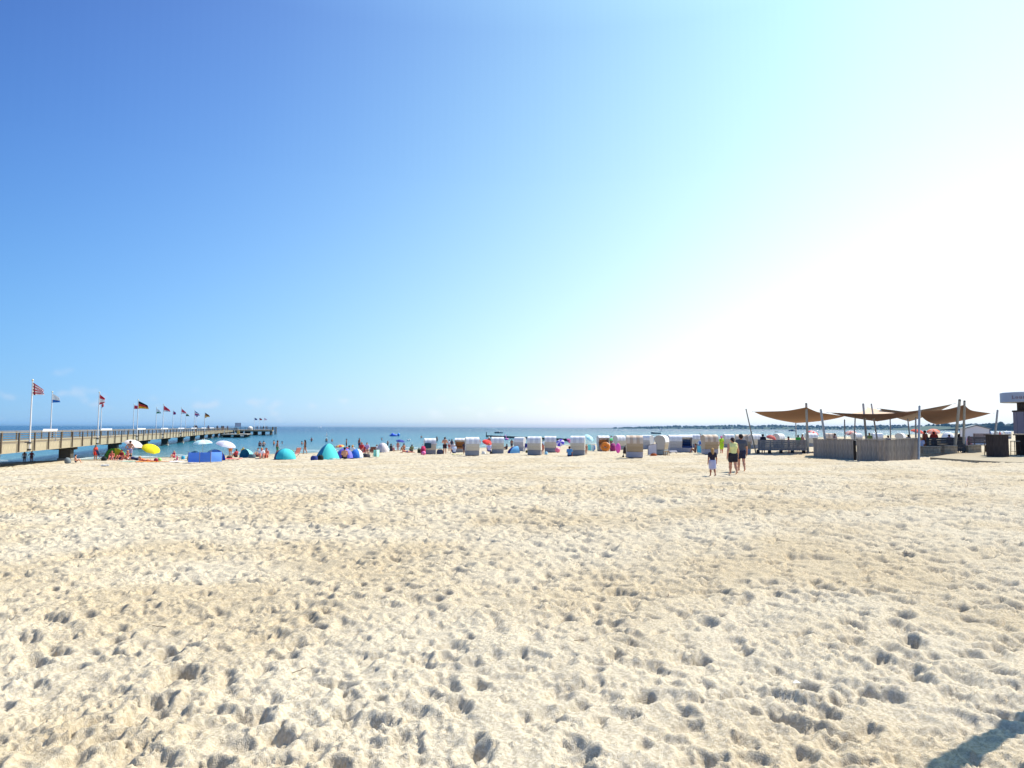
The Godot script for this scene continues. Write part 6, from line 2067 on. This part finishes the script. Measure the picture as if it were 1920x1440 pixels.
	var fl := thing("flamingo_float", "pink flamingo shaped float in front of the groyne", "float", Vector3(-1.35, 0.00, -182.21))
	s = Shape.new()
	s.ball(Vector3(0, 0.15, 0), Vector3(0.55, 0.24, 0.42), 12)
	part("body", s, paint(rgb(244, 120, 196), 0.35), fl)
	s = Shape.new()
	for k in 7:
		var t := k / 7.0
		var u := (k + 1) / 7.0
		s.tube(Vector3(-0.25 + 0.16 * sin(t * 4.6), 0.25 + t * 0.95, 0), Vector3(-0.25 + 0.16 * sin(u * 4.6), 0.25 + u * 0.95, 0), 0.1, 0.09, 8)
	s.ball(Vector3(-0.42, 1.2, 0), Vector3(0.17, 0.12, 0.11), 8)
	part("neck", s, paint(rgb(247, 140, 205), 0.35), fl)
	boat("motor boat with white cabin crossing behind the groyne", Vector3(-7.67, 0.00, -400.57), 92.0, 5.0, rgb(84, 92, 96), rgb(240, 242, 244))
	boat("dark low boat right of the centre on the bright water", Vector3(88.24, 0.00, -418.72), 88.0, 6.0, rgb(48, 70, 92), Color(1, 1, 1, 0), "rowing_boat")
	boat("long dark boat far out above the long bench", Vector3(424.72, 0.00, -1035.09), 90.0, 12.0, rgb(60, 90, 130), rgb(120, 140, 170))
	boat("small dark boat above the left end of the long bench", Vector3(277.41, 0.00, -717.00), 90.0, 3.6, rgb(50, 60, 76), Color(1, 1, 1, 0), "rowing_boat")
	sailing_boat("white sailing dinghy off the wooded shore", Vector3(178.78, 0.00, -820.93), 60.0, 4.0, rgb(246, 246, 244))
	sailing_boat("tiny white sail above the turquoise pyramid tent", Vector3(-64.91, 0.00, -240.11), 40.0, 1.3, rgb(248, 248, 248))
	sailing_boat("sail on the horizon, left of two", Vector3(-734.88, 0.00, -2600.00), 30.0, 6.0, rgb(236, 240, 246))
	sailing_boat("sail on the horizon, right of two", Vector3(-697.84, 0.00, -2500.00), -30.0, 6.5, rgb(236, 240, 246))
	sailing_boat("lone sail on the horizon above the white sided beach chair", Vector3(-14.44, 0.00, -2800.00), 30.0, 6.0, rgb(240, 244, 248))
	var isl := thing("bathing_raft", "blue inflatable bathing island offshore", "float", Vector3(-42.34, 0.00, -248.70), 10.0)
	s = Shape.new()
	s.ball(Vector3(-0.6, 0.25, 0), Vector3(1.5, 0.42, 0.9), 14)
	s.ball(Vector3(-0.9, 0.6, 0), Vector3(0.6, 0.5, 0.6), 12)
	part("body", s, paint(rgb(70, 110, 226), 0.35), isl)
	s = Shape.new()
	s.ball(Vector3(1.25, 0.55, 0), Vector3(0.42, 0.62, 0.5), 12)
	s.tube(Vector3(0.3, 0.4, 0), Vector3(1.2, 0.35, 0), 0.3, 0.28, 10)
	part("slide", s, paint(rgb(90, 160, 240), 0.35), isl)
	for k in 2:
		s = Shape.new()
		s.ball(Vector3(0, 0.12, 0), Vector3(0.22, 0.24, 0.22), 10)
		var bu := single("buoy", s, paint(rgb(240, 240, 238), 0.4), ["white buoy right of the navy parasol, left of two", "white buoy right of the navy parasol, right of two"][k], "buoy", [Vector3(-25.04, 0.00, -164.88), Vector3(-25.01, 0.00, -167.71)][k], 0.0, "white buoys")
		s = Shape.new()
		s.tube(Vector3(0, 0.34, 0), Vector3(0, 0.46, 0), 0.03, 0.03, 6)
		part("eye", s, paint(rgb(90, 90, 95), 0.4, 0.0, 0.6), bu)

	# small litter on the near sand
	s = Shape.new()
	s.sheet([[Vector3(-0.022, 0.012, -0.012), Vector3(0, 0.03, -0.014), Vector3(0.022, 0.014, -0.01)], [Vector3(-0.02, 0.016, 0.012), Vector3(0.002, 0.022, 0.014), Vector3(0.024, 0.018, 0.012)]], 0.0015)
	single("paper_scrap", s, cloth(rgb(240, 240, 238), 0.3), "scrap of white paper on the trampled sand at lower right", "litter", Vector3(1.96, 1.40, -4.80))
	rng.seed = 12
	var at := [Vector3(0.55, 1.35, -5.85), Vector3(-1.59, 1.31, -5.24), Vector3(5.56, 1.40, -9.73), Vector3(-3.30, 1.25, -6.55), Vector3(1.67, 1.35, -7.44), Vector3(-1.02, 1.24, -9.61)]
	for k in at.size():
		s = Shape.new()
		var p := Vector3(-0.06, 0.02, 0)
		for e in 5:
			var q := p + Vector3(0.026, rng.randf_range(-0.004, 0.004), rng.randf_range(-0.016, 0.016))
			s.tube(p, q, 0.0028, 0.0026, 5)
			p = q
		single("twig", s, timber(rgb(88, 68, 50)), ["dry twig on the bare sand below the middle of the picture", "dry twig in the lower left of the trampled sand", "dry twig far out on the right of the open sand", "dry twig near the left edge of the trampled sand", "dry twig in the middle of the open sand", "dry twig on the sand left of the centre"][k], "twig", at[k], 60.0 * k)


func _ready() -> void:
	var cam := Camera3D.new()
	cam.name = "camera"
	add_child(cam)
	cam.position = Vector3(0, EYE, 0)
	cam.rotation = Vector3(0.064208, 0.0, 0.004538)
	cam.fov = 58.716
	cam.near = 0.1
	cam.far = 30000.0
	cam.current = true
	var sun := Vector3(sin(deg_to_rad(SUN_TURN)) * cos(deg_to_rad(SUN_HIGH)), sin(deg_to_rad(SUN_HIGH)), -cos(deg_to_rad(SUN_TURN)) * cos(deg_to_rad(SUN_HIGH)))
	var around := WorldEnvironment.new()
	around.name = "daylight"
	var e := Environment.new()
	e.background_mode = Environment.BG_SKY
	var sky := Sky.new()
	sky.sky_material = build_sky()
	e.sky = sky
	e.tonemap_mode = Environment.TONE_MAPPER_LINEAR
	e.tonemap_exposure = EXPOSURE
	e.sdfgi_enabled = true
	e.ssao_enabled = true
	e.ssil_enabled = true
	e.fog_enabled = true
	e.fog_density = 0.00005
	e.fog_light_color = Color(0.55, 0.78, 1.0)
	around.environment = e
	add_child(around)
	var lamp := DirectionalLight3D.new()
	lamp.name = "sun"
	lamp.light_energy = 1.5
	lamp.light_color = Color(1.0, 0.962, 0.90)
	lamp.light_angular_distance = 0.5
	lamp.shadow_enabled = true
	add_child(lamp)
	lamp.look_at_from_position(sun * 50.0, Vector3.ZERO)

	build_sand()
	build_sea()
	build_far_shore()
	build_pier()
	build_bar()
	build_chairs()
	build_visitors()
	build_things()
